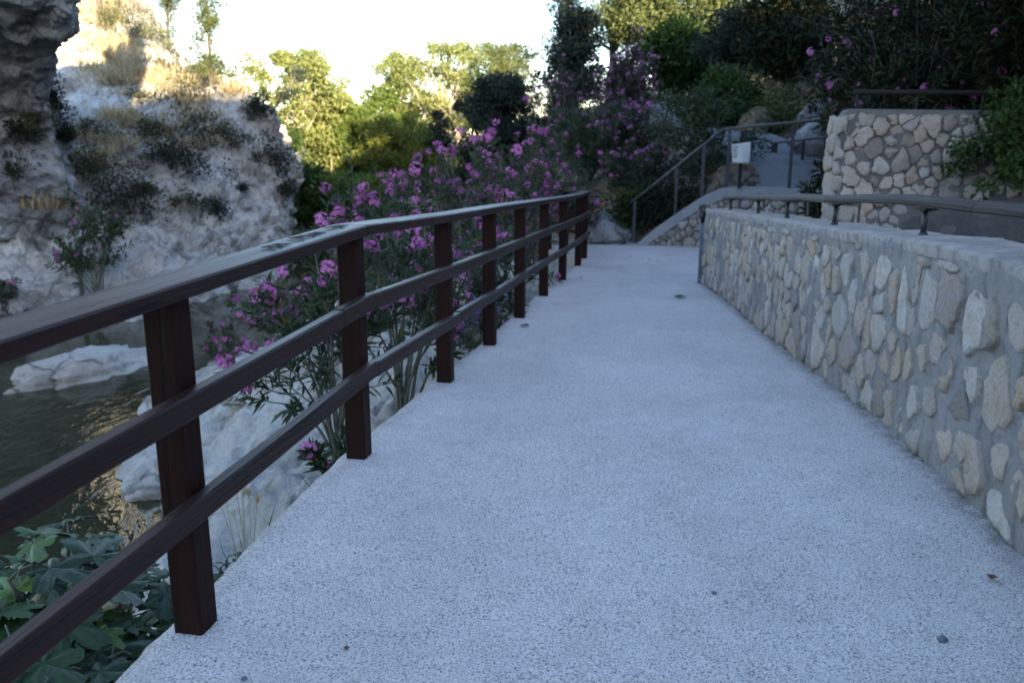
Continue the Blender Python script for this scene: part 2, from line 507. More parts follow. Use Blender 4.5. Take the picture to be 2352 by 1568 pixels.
M['green_leaf'] = mat_leaf('green_leaf', (0.055, 0.10, 0.020), (0.14, 0.19, 0.045), 0.45, 0.5, 0.3)
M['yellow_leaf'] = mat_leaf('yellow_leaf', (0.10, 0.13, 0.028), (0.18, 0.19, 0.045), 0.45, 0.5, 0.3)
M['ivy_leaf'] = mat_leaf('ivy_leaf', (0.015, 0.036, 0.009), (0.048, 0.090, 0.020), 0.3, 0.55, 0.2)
M['scrub_leaf'] = mat_leaf('scrub_leaf', (0.035, 0.045, 0.022), (0.085, 0.085, 0.045), 0.25, 0.7, 0.15)
M['dark_scrub_leaf'] = mat_leaf('dark_scrub_leaf', (0.014, 0.022, 0.014), (0.036, 0.046, 0.028), 0.2, 0.6, 0.2)
M['dry_grass'] = mat_leaf('dry_grass_blade', (0.27, 0.215, 0.12), (0.46, 0.39, 0.25), 0.35, 0.7, 0.1)
M['shade_grass'] = mat_leaf('grass_blade', (0.06, 0.07, 0.025), (0.16, 0.14, 0.06), 0.35, 0.7, 0.1)
M['fig_leaf'] = None
M['petal'] = mat_leaf('petal', (0.42, 0.10, 0.30), (0.62, 0.24, 0.48), 0.35, 0.6, 0.2)
M['faded_petal'] = mat_leaf('faded_petal', (0.36, 0.16, 0.26), (0.56, 0.29, 0.42), 0.3, 0.6, 0.2)
M['lavender'] = mat_leaf('lavender_petal', (0.16, 0.13, 0.36), (0.28, 0.22, 0.52), 0.3, 0.6, 0.2)
M['bark'] = mat_simple('grey_brown_bark', (0.10, 0.085, 0.07), 0.9, 0, 0.5, 12)
M['pale_bark'] = mat_simple('pale_bark', (0.36, 0.31, 0.24), 0.85, 0, 0.3, 12)
M['stem'] = mat_simple('grey_green_stem', (0.10, 0.10, 0.075), 0.8, 0, 0.4, 15)

def mat_fig():
    m, nt, b = new_mat('fig_leaf')
    v = tex_coord(nt, rnd=True)
    oi = N(nt, 'ShaderNodeObjectInfo')
    c = ramp(nt, oi.outputs['Random'], [(0.0, (0.010, 0.027, 0.010)), (0.6, (0.026, 0.055, 0.018)), (0.93, (0.036, 0.074, 0.020)), (0.97, (0.09, 0.16, 0.03))])
    a = noise_tex(nt, v, 18, 5, 0.6)
    c = mix(nt, 0.5, c, ramp(nt, a, [(0.3, g3(0.35)), (0.7, g3(0.65))]), 'SOFT_LIGHT')
    L(nt, c, b.inputs['Base Color'])
    b.inputs['Roughness'].default_value = 0.42
    b.inputs['Specular IOR Level'].default_value = 0.28
    L(nt, bump(nt, a, 0.4, 0.01), b.inputs['Normal'])
    return m
M['fig_leaf'] = mat_fig()

def mat_water():
    m, nt, b = new_mat('river_water')
    v = tex_coord(nt, (1.0, 0.55, 1))
    a = noise_tex(nt, v, 5.0, 3, 0.55, 0.8)
    d = noise_tex(nt, v, 1.1, 2, 0.5, 0.3)
    murk = noise_tex(nt, v, 0.35, 3, 0.5)
    c = mix(nt, murk, (0.016, 0.019, 0.010), (0.040, 0.040, 0.020))
    L(nt, c, b.inputs['Base Color'])
    b.inputs['Roughness'].default_value = 0.04
    b.inputs['IOR'].default_value = 1.33
    b.inputs['Specular IOR Level'].default_value = 0.5
    nn = bump(nt, d, 0.25, 0.06)
    # the shallow run beside the near bank is rippled, the far pool is nearly still
    tc = N(nt, 'ShaderNodeTexCoord'); sep = N(nt, 'ShaderNodeSeparateXYZ'); L(nt, tc.outputs['Object'], sep.inputs[0])
    mr = N(nt, 'ShaderNodeMapRange'); mr.inputs[1].default_value = 10.0; mr.inputs[2].default_value = 17.0
    mr.inputs[3].default_value = 0.5; mr.inputs[4].default_value = 0.03
    L(nt, sep.outputs[1], mr.inputs[0])
    bb = N(nt, 'ShaderNodeBump'); bb.inputs['Distance'].default_value = 0.035
    L(nt, mr.outputs[0], bb.inputs['Strength']); L(nt, a, bb.inputs['Height']); L(nt, nn, bb.inputs['Normal'])
    L(nt, bb.outputs[0], b.inputs['Normal'])
    return m
M['water'] = mat_water()

def mat_earth():
    m, nt, b = new_mat('earth')
    v = tex_coord(nt)
    a = noise_tex(nt, v, 0.6, 8, 0.65)
    c = ramp(nt, a, [(0.35, (0.05, 0.05, 0.025)), (0.55, (0.10, 0.085, 0.05)), (0.7, (0.20, 0.15, 0.09))])
    L(nt, c, b.inputs['Base Color'])
    b.inputs['Roughness'].default_value = 0.95
    L(nt, bump(nt, a, 0.8, 0.3), b.inputs['Normal'])
    return m
M['earth'] = mat_earth()
M['far_green'] = mat_cement('far_woodland', (0.10, 0.11, 0.06), (0.16, 0.15, 0.09), 0.02, 1.0)

# ------------------------------------------------------------------ plan of the walkway
POST_PX = [(455, 1452, 648), (832, 1053, 520), (1030, 882, 495), (1131, 792, 474), (1199, 729, 464), (1253, 681, 458), (1296, 644, 452), (1331, 611, 445), (1345, 591, 438)]
def _post(xb, yb, yt):
    tb = ray(xb, yb); tt = ray(xb, yt)
    Y = 1.0 / (tt.z / tt.y - tb.z / tb.y)
    return at(xb, yb, Y)
posts = [_post(*q) for q in POST_PX]
P1, P2 = posts[0], posts[1]
dv = (P1 - P2); dv.z = 0
posts = [P1 + dv * 2 , P1 + dv] + posts
posts = [Vector((p.x - 0.02, p.y + 0.04, gz(p.y))) for p in posts]
fence_xy = np.array([(p.x, p.y) for p in posts])
edge_xy = [(-1.75, -1.5)] + [(x - 0.085, y) for x, y in fence_xy] + [(fence_xy[-1][0] - 0.12, fence_xy[-1][1] + 0.25), (0.62, 14.3), (0.35, 15.4)]
edge_xy = np.array(edge_xy)
def xe(y): return np.interp(y, edge_xy[:, 1], edge_xy[:, 0])
WALL_PX = [(1612, 651), (1667, 689), (1731, 745), (1783, 788), (1874, 858), (1934, 901), (1994, 946), (2058, 1000), (2118, 1056), (2184, 1108), (2249, 1175), (2305, 1234), (2352, 1282)]
wall_pts = [on_walk(*q) for q in WALL_PX]
wall_xy = np.array([(p.x, p.y) for p in wall_pts] + [(1.62, 1.9), (1.45, 1.0), (1.25, 0.0), (1.0, -1.5)])
wall_xy, wall_s = arc_resample(catmull(wall_xy, 200), 0.05)
# the far end first; smooth the plan a little
for _ in range(10):
    wall_xy[1:-1] = 0.5 * wall_xy[1:-1] + 0.25 * (wall_xy[:-2] + wall_xy[2:])
wl_y, wl_x = wall_xy[::-1, 1], wall_xy[::-1, 0]
def xw(y): return np.interp(y, wl_y, wl_x)

# ------------------------------------------------------------------ terrain
def g_ground():
    xs = np.concatenate([np.linspace(-160, -30, 20), np.linspace(-28, 30, 90), np.linspace(32, 160, 20)])
    ys = np.concatenate([np.linspace(-60, -2, 20), np.linspace(0, 60, 90), np.linspace(62, 420, 40)])
    X, Y = np.meshgrid(xs, ys)
    Z = np.full_like(X, -3.4)
    far = np.clip((Y - 36) / 10, 0, 1)
    Z = Z + far * (2.6 + np.clip(Y - 46, 0, 400) * 0.012)
    right = np.clip((X - xe(Y)) / 0.6, 0, 1) * np.clip((14.5 - Y) / 1.5, 0, 1)
    Z = np.where(right > 0, Z + right * 2.3, Z)
    Z = np.where((X > 9), np.maximum(Z, -1.0 + (X - 9) * 0.55), Z)
    G = np.stack([X, Y, Z], 2)
    for a in range(G.shape[0]):
        for b in range(G.shape[1]):
            if Y[a, b] > 40: G[a, b, 2] += 0.8 * noise.noise(Vector((X[a, b] / 9, Y[a, b] / 9, 0)))
    return G
grid_mesh('ground', g_ground(), M['earth'], hit=True, kind='structure')

# water sheet (with a little margin under the banks)
wme = make_mesh('river', [(-60, -8, WATER), (9, -8, WATER), (9, 48, WATER), (-60, 48, WATER)], [[0, 1, 2, 3]])
tag(link('river', wme, M['water']), kind='structure')

# far hill that closes the valley
def g_far():
    xs = np.linspace(-260, 260, 80); vs = np.linspace(0, 1, 8)
    G = np.zeros((8, 80, 3))
    for b, x in enumerate(xs):
        h = 9 + 5 * noise.fractal(Vector((x / 70, 3.3, 0)), 1, 2, 4) + 0.02 * abs(x)
        for a, v in enumerate(vs):
            G[a, b] = (x, 230 + 90 * v, -2 + h * math.sin(v * math.pi * 0.55))
    return G
grid_mesh('far_hill', g_far(), M['far_green'], kind='structure')

# left hill across the river: rows of surveyed points from the foot to the crest (image point, distance)
def foot(px, py):
    p = on_level(px, py, WATER - 0.5); return p
HILL = {  # px: rows of (py, Y) from the foot upwards
    -420: [(600, 19.0), (450, 21.5), (300, 25), (150, 30), (30, 36), (-60, 42), (-400, 54), (-950, 70)],
    -200: [(610, 18.6), (450, 20.8), (300, 24), (150, 30), (30, 36), (-60, 42), (-400, 53), (-950, 68)],
    0:    [(620, 17.6), (460, 20.0), (300, 23.5), (150, 30), (40, 36), (-80, 42), (-400, 52), (-900, 66)],
    170:  [(610, 17.8), (450, 20.0), (300, 23.2), (170, 28), (60, 35), (-60, 40), (-330, 49), (-720, 62)],
    260:  [(605, 18.3), (455, 20.4), (312, 23.4), (192, 27.5), (98, 33.5), (10, 38), (-130, 46), (-300, 58)],
    340:  [(600, 18.9), (460, 20.8), (320, 23.6), (215, 27), (130, 32), (75, 36), (35, 42), (25, 52)],
    440:  [(590, 20.1), (470, 21.7), (340, 23.8), (230, 26.5), (180, 29), (150, 33), (145, 38), (160, 48)],
    540:  [(590, 21.9), (480, 23.0), (360, 24.4), (270, 25.6), (225, 26.6), (212, 28.5), (230, 34), (300, 44)],
    610:  [(590, 23.1), (500, 23.8), (400, 24.5), (320, 25.2), (270, 25.8), (248, 26.6), (260, 32), (320, 42)],
    650:  [(590, 24.0), (520, 24.4), (450, 24.8), (390, 25.2), (350, 25.8), (335, 26.8), (340, 32), (380, 42)],
    668:  [(590, 25.5), (540, 25.9), (490, 26.3), (440, 26.8), (412, 27.4), (400, 28.4), (400, 33), (420, 42)],
    662:  [(590, 28.5), (550, 29.0), (500, 29.6), (460, 30.2), (440, 31.0), (430, 32.0), (430, 37), (440, 45)],
    640:  [(580, 33.0), (550, 33.5), (510, 34.0), (480, 35.0), (460, 36.0), (450, 37.0), (450, 41), (455, 48)],
}
FOOT = {-420: 770, -200: 768, 0: 755, 170: 745, 260: 740, 340: 735, 440: 703, 540: 674, 610: 655, 650: 640, 668: 618, 662: 590, 640: 565}
ctrl = []
for px, rows in HILL.items():
    fp = on_level(px, FOOT[px], WATER)
    under = fp + Vector((0.25, -0.5, -1.0))
    ctrl.append([tuple(under), tuple(fp)] + [tuple(at(px, py, Y)) for py, Y in rows])
ctrl = np.array(ctrl)                        # (cols, rows, 3)
ctrl = catmull(ctrl, 230)
ctrl = catmull(ctrl.transpose(1, 0, 2), 210)  # (rows, cols, 3)
ctrl = rough(ctrl, [(0.45, 3.2, 'f'), (0.22, 1.6, 'c'), (0.14, 0.6, 'c'), (0.20, 0.45, 'f'), (0.22, 1.0, 'r')], 4.2, 1.0)
grid_mesh('hill', ctrl, M['hill_rock'], smooth=False, hit=True, kind='structure')

# the near overhanging cliff on the far side of the river
CL = [  # (py, right-hand silhouette px, Y)
    (560, 130, 19.2), (520, 200, 18.9), (490, 206, 18.6), (430, 184, 18.2), (340, 152, 18.1), (265, 120, 17.8), (200, 108, 17.6), (140, 112, 17.0), (95, 132, 16.3), (50, 166, 15.7), (0, 178, 15.2), (-120, 196, 14.7), (-300, 230, 14.4), (-520, 260, 14.8)]
cl = []
for (py, sx, Y) in CL:
    row = [at(sx - 30, py, Y + 6), at(sx - 8, py, Y + 2.6), at(sx, py, Y + 0.9), at(sx - 14, py, Y + 0.1)]
    for k, dx in enumerate((70, 170, 330, 560, 900)):
        row.append(at(sx - dx, py, Y - 0.25 * k))
    cl.append([tuple(p) for p in row])
cl = catmull(np.array(cl), 170)
cl = catmull(cl.transpose(1, 0, 2), 160).transpose(1, 0, 2)
cl = rough(cl, [(0.40, 2.4, 'f'), (0.12, 0.9, 'r'), (0.08, 0.55, 'c'), (0.13, 0.35, 'f')], 9.1, -1.0)
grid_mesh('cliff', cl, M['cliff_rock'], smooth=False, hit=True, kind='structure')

# near bank: limestone falling from the walkway to the water
WL = np.array([(-2.6, -4.0), (-2.6, 2.0), (-2.75, 5.0), (-3.0, 6.5), (-3.4, 7.6), (-4.2, 8.8), (-5.0, 11), (-5.1, 12.6), (-4.6, 14.2), (-3.2, 15.4), (-2.4, 17), (-2.2, 20), (-1.6, 24), (-0.6, 30), (0.5, 40)])
def xwater(y): return np.interp(y, WL[:, 1], WL[:, 0])
def g_bank():
    ys = np.concatenate([np.linspace(-4, 2, 24), np.linspace(2.05, 13, 230), np.linspace(13.1, 17, 50), np.linspace(17.3, 42, 60)])
    ss = np.concatenate([np.linspace(-0.12, 0, 4), np.linspace(0.012, 1.0, 84), np.linspace(1.03, 1.5, 16)])
    G = np.zeros((len(ys), len(ss), 3))
    for a, y in enumerate(ys):
        x0, x1 = float(xe(y)), float(xwater(y))
        zp = gz(min(y, 15))
        lip = min(max((y - 15.0) / 2.0, 0), 1)            # beyond the landing the bank is lower
        for b, s in enumerate(ss):
            z = np.interp(s, [-0.12, 0, 0.05, 0.12, 0.4, 0.7, 1.0, 1.5], [zp - 0.3, zp - 0.22, zp - 0.34, -0.52, -0.92, -1.45, WATER, WATER - 1.1])
            z = z * (1 - lip) + lip * np.interp(s, [-0.12, 0, 0.5, 1.0, 1.5], [-0.9, -0.95, -1.4, WATER, WATER - 1])
            x = x0 + (x1 - x0) * s
            w = min(max(s / 0.12, 0), 1)
            q = Vector((x, y, z))
            wob = 0.45 * noise.fractal(q / 1.7 + Vector((5, 1, 2)), 1, 2, 3)
            dd = noise.voronoi(q / 0.9 + Vector((0.15 * wob, 3, 7)))[0]
            h = 0.30 * noise.fractal(q / 1.1, 0.9, 2.1, 4) + 0.26 * min(dd[1] - dd[0], 0.45) + 0.07 * noise.fractal(q / 0.22, 0.8, 2.2, 4)
            x += w * 0.35 * noise.noise(Vector((y / 0.9, s * 3, 1.3)))
            G[a, b] = (x, y, z + w * h - 0.05 * w)
    return G
grid_mesh('river_bank', g_bank(), M['bank_rock'], hit=True, kind='structure')

# wooded hillside on the right, with the upper ramp climbing it
def hz(x, y):
    zr = 0.75 + 0.157 * (y - 13.5)
    zr = min(zr, 2.6 + 0.05 * (y - 25)) if y > 25 else zr
    if x > 6.0: z = zr + 0.42 * min(x - 6.0, 9) + 0.1 * max(x - 15, 0)
    elif x > 4.0: z = zr
    else: z = zr - 0.52 * (4.0 - x)
    z = max(z, -2.6)
    if 4.0 <= x <= 6.0 and y < 26: z -= 0.12
    return z
RW_A = on_walk(1438, 562); RW_D = (0.97, -0.243)
def rw_y(x): return RW_A.y + (min(max(x, RW_A.x), RW_A.x + 4.2) - RW_A.x) * RW_D[1] / RW_D[0]
def g_slope():
    xs = np.concatenate([np.linspace(-1.5, 12, 120), np.linspace(12.3, 40, 40)])
    vs = np.concatenate([np.linspace(0, 16, 110), np.linspace(16.4, 60, 50)])
    G = np.zeros((len(vs), len(xs), 3))
    for a, v in enumerate(vs):
        for b, x in enumerate(xs):
            y = rw_y(x) + 0.32 + v
            q = Vector((x, y, 0))
            on = 3.7 < x < 6.3 and y < 26
            z = hz(x, y) + (0.05 if on else 1.0) * (0.35 * noise.fractal(q / 1.6, 0.9, 2.1, 4) + 0.5 * (noise.noise(q / 4)))
            tz = np.interp(x, [RW_A.x - 0.1, RW_A.x, 3.75, 4.2, 9], [-0.55, -0.5, 0.55, 0.62, 0.62])
            z = min(z, tz - 0.1 + 0.55 * v)
            if y > 42: z = z * max(0.25, 1 - (y - 42) / 40)
            G[a, b] = (x, y, z)
    return G
grid_mesh('hillside', g_slope(), M['dirt_hill'], hit=True, kind='structure')
def g_slope2():   # bank behind the upper stone wall, nearer than the ramp
    xs = np.linspace(5.6, 30, 70); ys = np.linspace(10.35, 16, 40)
    G = np.zeros((len(ys), len(xs), 3))
    for a, y in enumerate(ys):
        for b, x in enumerate(xs):
            q = Vector((x, y, 0))
            z = 1.25 + 0.10 * (y - 10.3) + 0.30 * min(max(x - 6.2, 0), 8) + 0.25 * noise.fractal(q / 1.2, 0.9, 2.1, 4)
            z -= 1.2 * max(0.0, 1 - (x - 5.6) / 0.5)
            G[a, b] = (x, y, z)
    return G
grid_mesh('upper_bank', g_slope2(), M['dirt_hill'], hit=True, kind='structure')

# the mountain behind the walk: it keeps the gorge in shade at this hour
def g_mountain():
    d = Vector((sun_dir.x, sun_dir.y, 0)).normalized()     # towards the sun
    side = Vector((d.y, -d.x, 0))
    tan_el = math.tan(SUN_EL)
    ss = np.linspace(-150, 150, 150)
    G = np.zeros((12, len(ss), 3))
    # height of the shadow's edge wanted over the valley, by sideways position, referred to Y=28
    keys = [(-150, 6.2), (-30, 5.4), (-22, 3.3), (-9.5, 3.0), (-6, 2.6), (-2, 2.4), (1, 2.3), (8, 2.3), (16, 2.6), (150, 5)]
    for b, s in enumerate(ss):
        c0 = Vector((0, 28, 0)); along = 75.0
        base = Vector((0, 0, 0)) + d * 50 + side * s
        # distance along the sun's bearing from the Y=28 line of this sideways position to the ridge
        t28 = (28 - (side * s).y) / d.y                     # negative: valley lies away from the sun
        top = np.interp(s, [k for k, _ in keys], [h for _, h in keys]) + tan_el * (50 - t28)
        top += 0.5 * noise.fractal(Vector((s / 6, 1.5, 0)), 0.9, 2, 4)
        for a, (u, h) in enumerate([(-26, -0.03), (-20, 0.16), (-14, 0.40), (-9, 0.62), (-5, 0.80), (-2, 0.93), (0, 1.0), (4, 1.0), (12, 0.9), (24, 0.6), (40, 0.2), (55, -0.1)]):
            p = base + d * u
            hh = top * h + (0 if a in (6, 7) else 0.8 * noise.fractal(Vector((p.x / 5, p.y / 5, a)), 0.9, 2, 3))
            G[a, b] = (p.x, p.y, hh)
    return G
grid_mesh('mountain', g_mountain(), M['dirt_hill'], kind='structure')

# ------------------------------------------------------------------ walkway slab and landing
def g_walk():
    ys = np.concatenate([np.linspace(-1.5, 9.7, 260), np.linspace(9.75, 15.2, 70)])
    us = np.concatenate([[0, .02, .045], np.linspace(.07, .93, 36), [.95, .97, .985, 1.0]])
    G = np.zeros((len(ys), len(us) + 2, 3))
    for a, y in enumerate(ys):
        x0 = float(xe(y)) + 0.012 * noise.fractal(Vector((y * 9, 0.3, 0)), 0.8, 2, 3)
        x1 = float(xw(y)) + 0.05 if y < 9.7 else min(6.0, 2.4 + (15.6 - y) * 4)
        for b, u in enumerate(us):
            x = x0 + (x1 - x0) * u
            z = gz(y) + 0.008 * noise.noise(Vector((x * 1.3, y * 1.3, 4))) + 0.005 * noise.noise(Vector((x * 5, y * 5, 2)))
            if b == 0: z -= 0.012
            G[a, b + 2] = (x, y, z)
        j = 0.01 * noise.noise(Vector((y * 8, 5, 0)))
        G[a, 1] = (x0 - 0.006 + j, y, gz(y) - 0.05)
        G[a, 0] = (x0 + 0.01 + j, y, gz(y) - 0.42)
    return G
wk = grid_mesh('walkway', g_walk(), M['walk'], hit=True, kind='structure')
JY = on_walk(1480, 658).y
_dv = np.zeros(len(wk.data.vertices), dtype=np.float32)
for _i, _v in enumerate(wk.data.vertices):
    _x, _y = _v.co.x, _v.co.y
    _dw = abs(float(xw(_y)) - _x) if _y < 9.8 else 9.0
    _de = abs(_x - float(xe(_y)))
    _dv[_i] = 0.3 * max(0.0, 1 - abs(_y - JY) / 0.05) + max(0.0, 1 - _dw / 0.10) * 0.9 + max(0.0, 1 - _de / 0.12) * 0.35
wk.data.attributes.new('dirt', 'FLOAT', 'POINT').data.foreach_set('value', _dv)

# ------------------------------------------------------------------ stone walls
def clip_poly(poly, a, b, c):
    """keep the side a*x+b*y<=c"""
    out = []
    for k in range(len(poly)):
        p, q = poly[k], poly[(k + 1) % len(poly)]
        dp, dq = a * p[0] + b * p[1] - c, a * q[0] + b * q[1] - c
        if dp <= 0: out.append(p)
        if dp * dq < 0:
            t = dp / (dp - dq); out.append((p[0] + (q[0] - p[0]) * t, p[1] + (q[1] - p[1]) * t))
    return out
def lay_stones(rng, s0, s1, hfun, h0, cell, stretch, shrink, relax=2):
    """irregular stone outlines on a wall face; hfun(s) = top limit. Returns [(centre, outline)]"""
    area = (s1 - s0) * (np.mean([hfun(s) for s in np.linspace(s0, s1, 20)]) - h0)
    n = max(3, int(area / cell))
    pts = []
    tries = 0
    while len(pts) < n and tries < n * 60:
        tries += 1
        s = rng.uniform(s0, s1); h = rng.uniform(h0, max(h0 + 0.05, hfun(s)))
        r = math.sqrt(cell) * rng.choice((rng.uniform(0.40, 0.7), rng.uniform(0.7, 1.25)))
        if all(((s - p[0]) * stretch) ** 2 + ((h - p[1]) / 1.0) ** 2 > (0.5 * (r + p[2])) ** 2 * stretch for p in pts):
            pts.append((s, h, r))
    out = []
    for i, (s, h, r) in enumerate(pts):
        poly = [(s - 0.25, h - 0.25), (s + 0.25, h - 0.25), (s + 0.25, h + 0.25), (s - 0.25, h + 0.25)]
        poly = clip_poly(poly, 0, -1, -h0 + 0.0)
        top = hfun(s)
        poly = clip_poly(poly, 0, 1, top)
        poly = clip_poly(poly, -1, 0, -s0); poly = clip_poly(poly, 1, 0, s1)
        for j, (s2, h2, r2) in enumerate(pts):
            if i == j or abs(s2 - s) > 0.5 or abs(h2 - h) > 0.5: continue
            # bisector in stretched space
            ax, ay = (s2 - s) * stretch ** 2, (h2 - h)
            f = 0.5 + 0.22 * (r - r2) / math.sqrt(cell)
            mx, my = s + (s2 - s) * f, h + (h2 - h) * f
            poly = clip_poly(poly, ax, ay, ax * mx + ay * my)
            if len(poly) < 3: break
        if len(poly) < 3: continue
        cx = sum(p[0] for p in poly) / len(poly); cy = sum(p[1] for p in poly) / len(poly)
        k = rng.uniform(*shrink)
        # resample the outline in polar steps, blunt it and make it uneven
        m = 17
        P = []
        for a in range(m):
            th = 2 * math.pi * (a + rng.uniform(-0.25, 0.25)) / m
            dx, dy = math.cos(th), math.sin(th)
            best = 9
            for e in range(len(poly)):
                p, q = poly[e], poly[(e + 1) % len(poly)]
                ex, ey = q[0] - p[0], q[1] - p[1]
                den = dx * ey - dy * ex
                if abs(den) < 1e-9: continue
                t = ((p[0] - cx) * ey - (p[1] - cy) * ex) / den
                u = ((p[0] - cx) * dy - (p[1] - cy) * dx) / den
                if t > 0 and -1e-6 <= u <= 1 + 1e-6: best = min(best, t)
            if best > 1: best = 0.03
            P.append([dx * best, dy * best])
        P = np.array(P)
        P = P * (0.72 + 0.28 * 1) * k
        P = 0.90 * P + 0.05 * (np.roll(P, 1, 0) + np.roll(P, -1, 0))
        P *= np.array([[rng.uniform(0.78, 1.08)] for _ in range(m)])
        if np.abs(P).max() < 0.02: continue
        out.append(((cx, cy), P))
    return out
def stone_mesh(rng, P, proud):
    """a knobbly stone: outline sunk in the mortar, two rings and a crown; local x along the wall, z up, y out of the wall (towards -y)"""
    m = len(P)
    V = []
    for p in P: V.append((p[0] * 1.03, 0.03, p[1] * 1.03))
    tx, ty = rng.uniform(-1.6, 1.6), rng.uniform(-1.6, 1.6)
    for p in P: V.append((p[0] * 0.985, -proud * rng.uniform(0.5, 0.95) - 0.02 * (tx * p[0] + ty * p[1]), p[1] * 0.985))
    for p in P: V.append((p[0] * 0.80 + rng.uniform(-.008, .008), -proud * rng.uniform(0.7, 1.25) - 0.05 * (tx * p[0] + ty * p[1]), p[1] * 0.80 + rng.uniform(-.008, .008)))
    V.append((rng.uniform(-.01, .01), -proud * rng.uniform(0.75, 1.2), rng.uniform(-.01, .01)))
    Q, T = [], []
    for a in range(m):
        b = (a + 1) % m
        Q.append([a, b, m + b, m + a]); Q.append([m + a, m + b, 2 * m + b, 2 * m + a])
        T.append([2 * m + a, 2 * m + b, 3 * m])
    return make_mesh('stone', V, Q, T, smooth=True)
def stone_on(parent, me, pos, out):
    """out: unit vector out of the wall"""
    o = link('stone', me, M['stone'], parent)
    o.location = Vector(pos) - Vector(parent.location)
    o.rotation_euler = (0, 0, math.atan2(out[1], out[0]) + math.pi / 2)
    return o

rngs = random.Random(11)
# --- main wall beside the walk
WH = 0.92
i0, i1 = 0, len(wall_xy) - 1
w_len = wall_s[-1]
wtan = np.gradient(wall_xy, axis=0); wtan /= np.linalg.norm(wtan, axis=1)[:, None]
wout = np.stack([wtan[:, 1], -wtan[:, 0]], 1)          # towards the walk (-x)
if wout[len(wout) // 2][0] > 0: wout = -wout
def wall_at(s):
    i = min(int(s / w_len * (len(wall_xy) - 1) + 0.5), len(wall_xy) - 1)
    return wall_xy[i], wout[i]
main_wall = thing('stone_wall', (float(wall_xy[0][0]), float(wall_xy[0][1]), gz(wall_xy[0][1])), 'low curving wall of pale stones in grey mortar along the walk, wooden handrail on top', 'stone wall')
TH = 0.34
def wall_body():
    ss = np.arange(0, w_len, 0.035)
    hs = np.concatenate([np.linspace(-0.25, 0.0, 3), np.linspace(0.03, WH - 0.03, 30)])
    G = np.zeros((len(hs) + 1, len(ss), 3))
    for b, s in enumerate(ss):
        p, o = wall_at(s)
        for a, h in enumerate(hs):
            q = Vector((s * 1.0, h, 0.3))
            d = 0.016 * noise.fractal(q / 0.16, 0.9, 2.1, 3) + 0.02 * noise.noise(q / 0.5)
            G[a, b] = (p[0] + o[0] * d, p[1] + o[1] * d, gz(p[1]) + (h * wh(p[1]) / WH if h > 0 else h))
        G[len(hs), b] = (p[0] - o[0] * 0.1, p[1] - o[1] * 0.1, gz(p[1]) + wh(p[1]) - 0.028)
    return G
G = wall_body()
mb = MB()
r_, c_ = G.shape[:2]
ii = np.arange(r_ - 1)[:, None] * c_; jj = np.arange(c_ - 1)[None, :]
mb.add(G.reshape(-1, 3), np.stack([ii + jj, ii + jj + 1, ii + c_ + jj + 1, ii + c_ + jj], -1).reshape(-1, 4))
# back face and far end
B = np.zeros((2, c_, 3))
for b in range(c_):
    p, o = wall_at(b * 0.035)
    B[0, b] = (p[0] - o[0] * TH, p[1] - o[1] * TH, gz(p[1]) - 0.25); B[1, b] = (p[0] - o[0] * TH, p[1] - o[1] * TH, gz(p[1]) + wh(p[1]) - 0.028)
jj = np.arange(c_ - 1)
mb.add(B.reshape(-1, 3), np.stack([jj + 1, jj, c_ + jj, c_ + jj + 1], -1))
p, o = wall_at(0)
e0 = np.array([(p[0], p[1], gz(p[1]) - .25), (p[0] - o[0] * TH, p[1] - o[1] * TH, gz(p[1]) - .25), (p[0] - o[0] * TH, p[1] - o[1] * TH, gz(p[1]) + wh(p[1]) - .028), (p[0], p[1], gz(p[1]) + wh(p[1]) - .028)])
mb.add(e0, [[0, 1, 2, 3]])
part('mortar', mb, M['mortar'], main_wall, smooth=True)
# flat cap, its front edge ragged
def wall_cap():
    ss = np.arange(0, w_len, 0.03)
    us = np.linspace(0, 1, 12)
    G = np.zeros((len(us) + 2, len(ss), 3))
    for b, s in enumerate(ss):
        p, o = wall_at(s)
        fr = 0.010 + 0.007 * noise.fractal(Vector((s / 0.10, 2.2, 0)), 0.9, 2, 3) + 0.012 * noise.noise(Vector((s / 0.45, 7, 0)))
        for a, u in enumerate(us):
            off = fr - (TH + 0.04 + fr) * u
            z = gz(p[1]) + wh(p[1]) + 0.012 * noise.fractal(Vector((s / 0.25, u * 1.5, 3)), 0.9, 2, 3) - (0.012 if a == 0 else 0)
            G[a + 1, b] = (p[0] + o[0] * off, p[1] + o[1] * off, z)
        G[0, b] = (p[0] + o[0] * (fr - 0.012), p[1] + o[1] * (fr - 0.012), gz(p[1]) + wh(p[1]) - 0.062 + 0.012 * noise.noise(Vector((s / 0.2, 9, 0))))
        G[len(us) + 1, b] = (p[0] - o[0] * (TH + .03), p[1] - o[1] * (TH + .03), gz(p[1]) + wh(p[1]) - 0.06)
    return G
G = wall_cap()
mb = MB(); r_, c_ = G.shape[:2]
ii = np.arange(r_ - 1)[:, None] * c_; jj = np.arange(c_ - 1)[None, :]
mb.add(G.reshape(-1, 3), np.stack([ii + jj, ii + jj + 1, ii + c_ + jj + 1, ii + c_ + jj], -1).reshape(-1, 4))
mb.add([G[0, 0], G[1, 0], G[-2, 0], G[-1, 0]], [[0, 1, 2, 3]])
part('coping', mb, M['coping'], main_wall, smooth=True)
vis_len = float(np.interp(-2.35, -wall_xy[:, 1], wall_s))      # the wall in view ends near y = 2.35
nst = 0
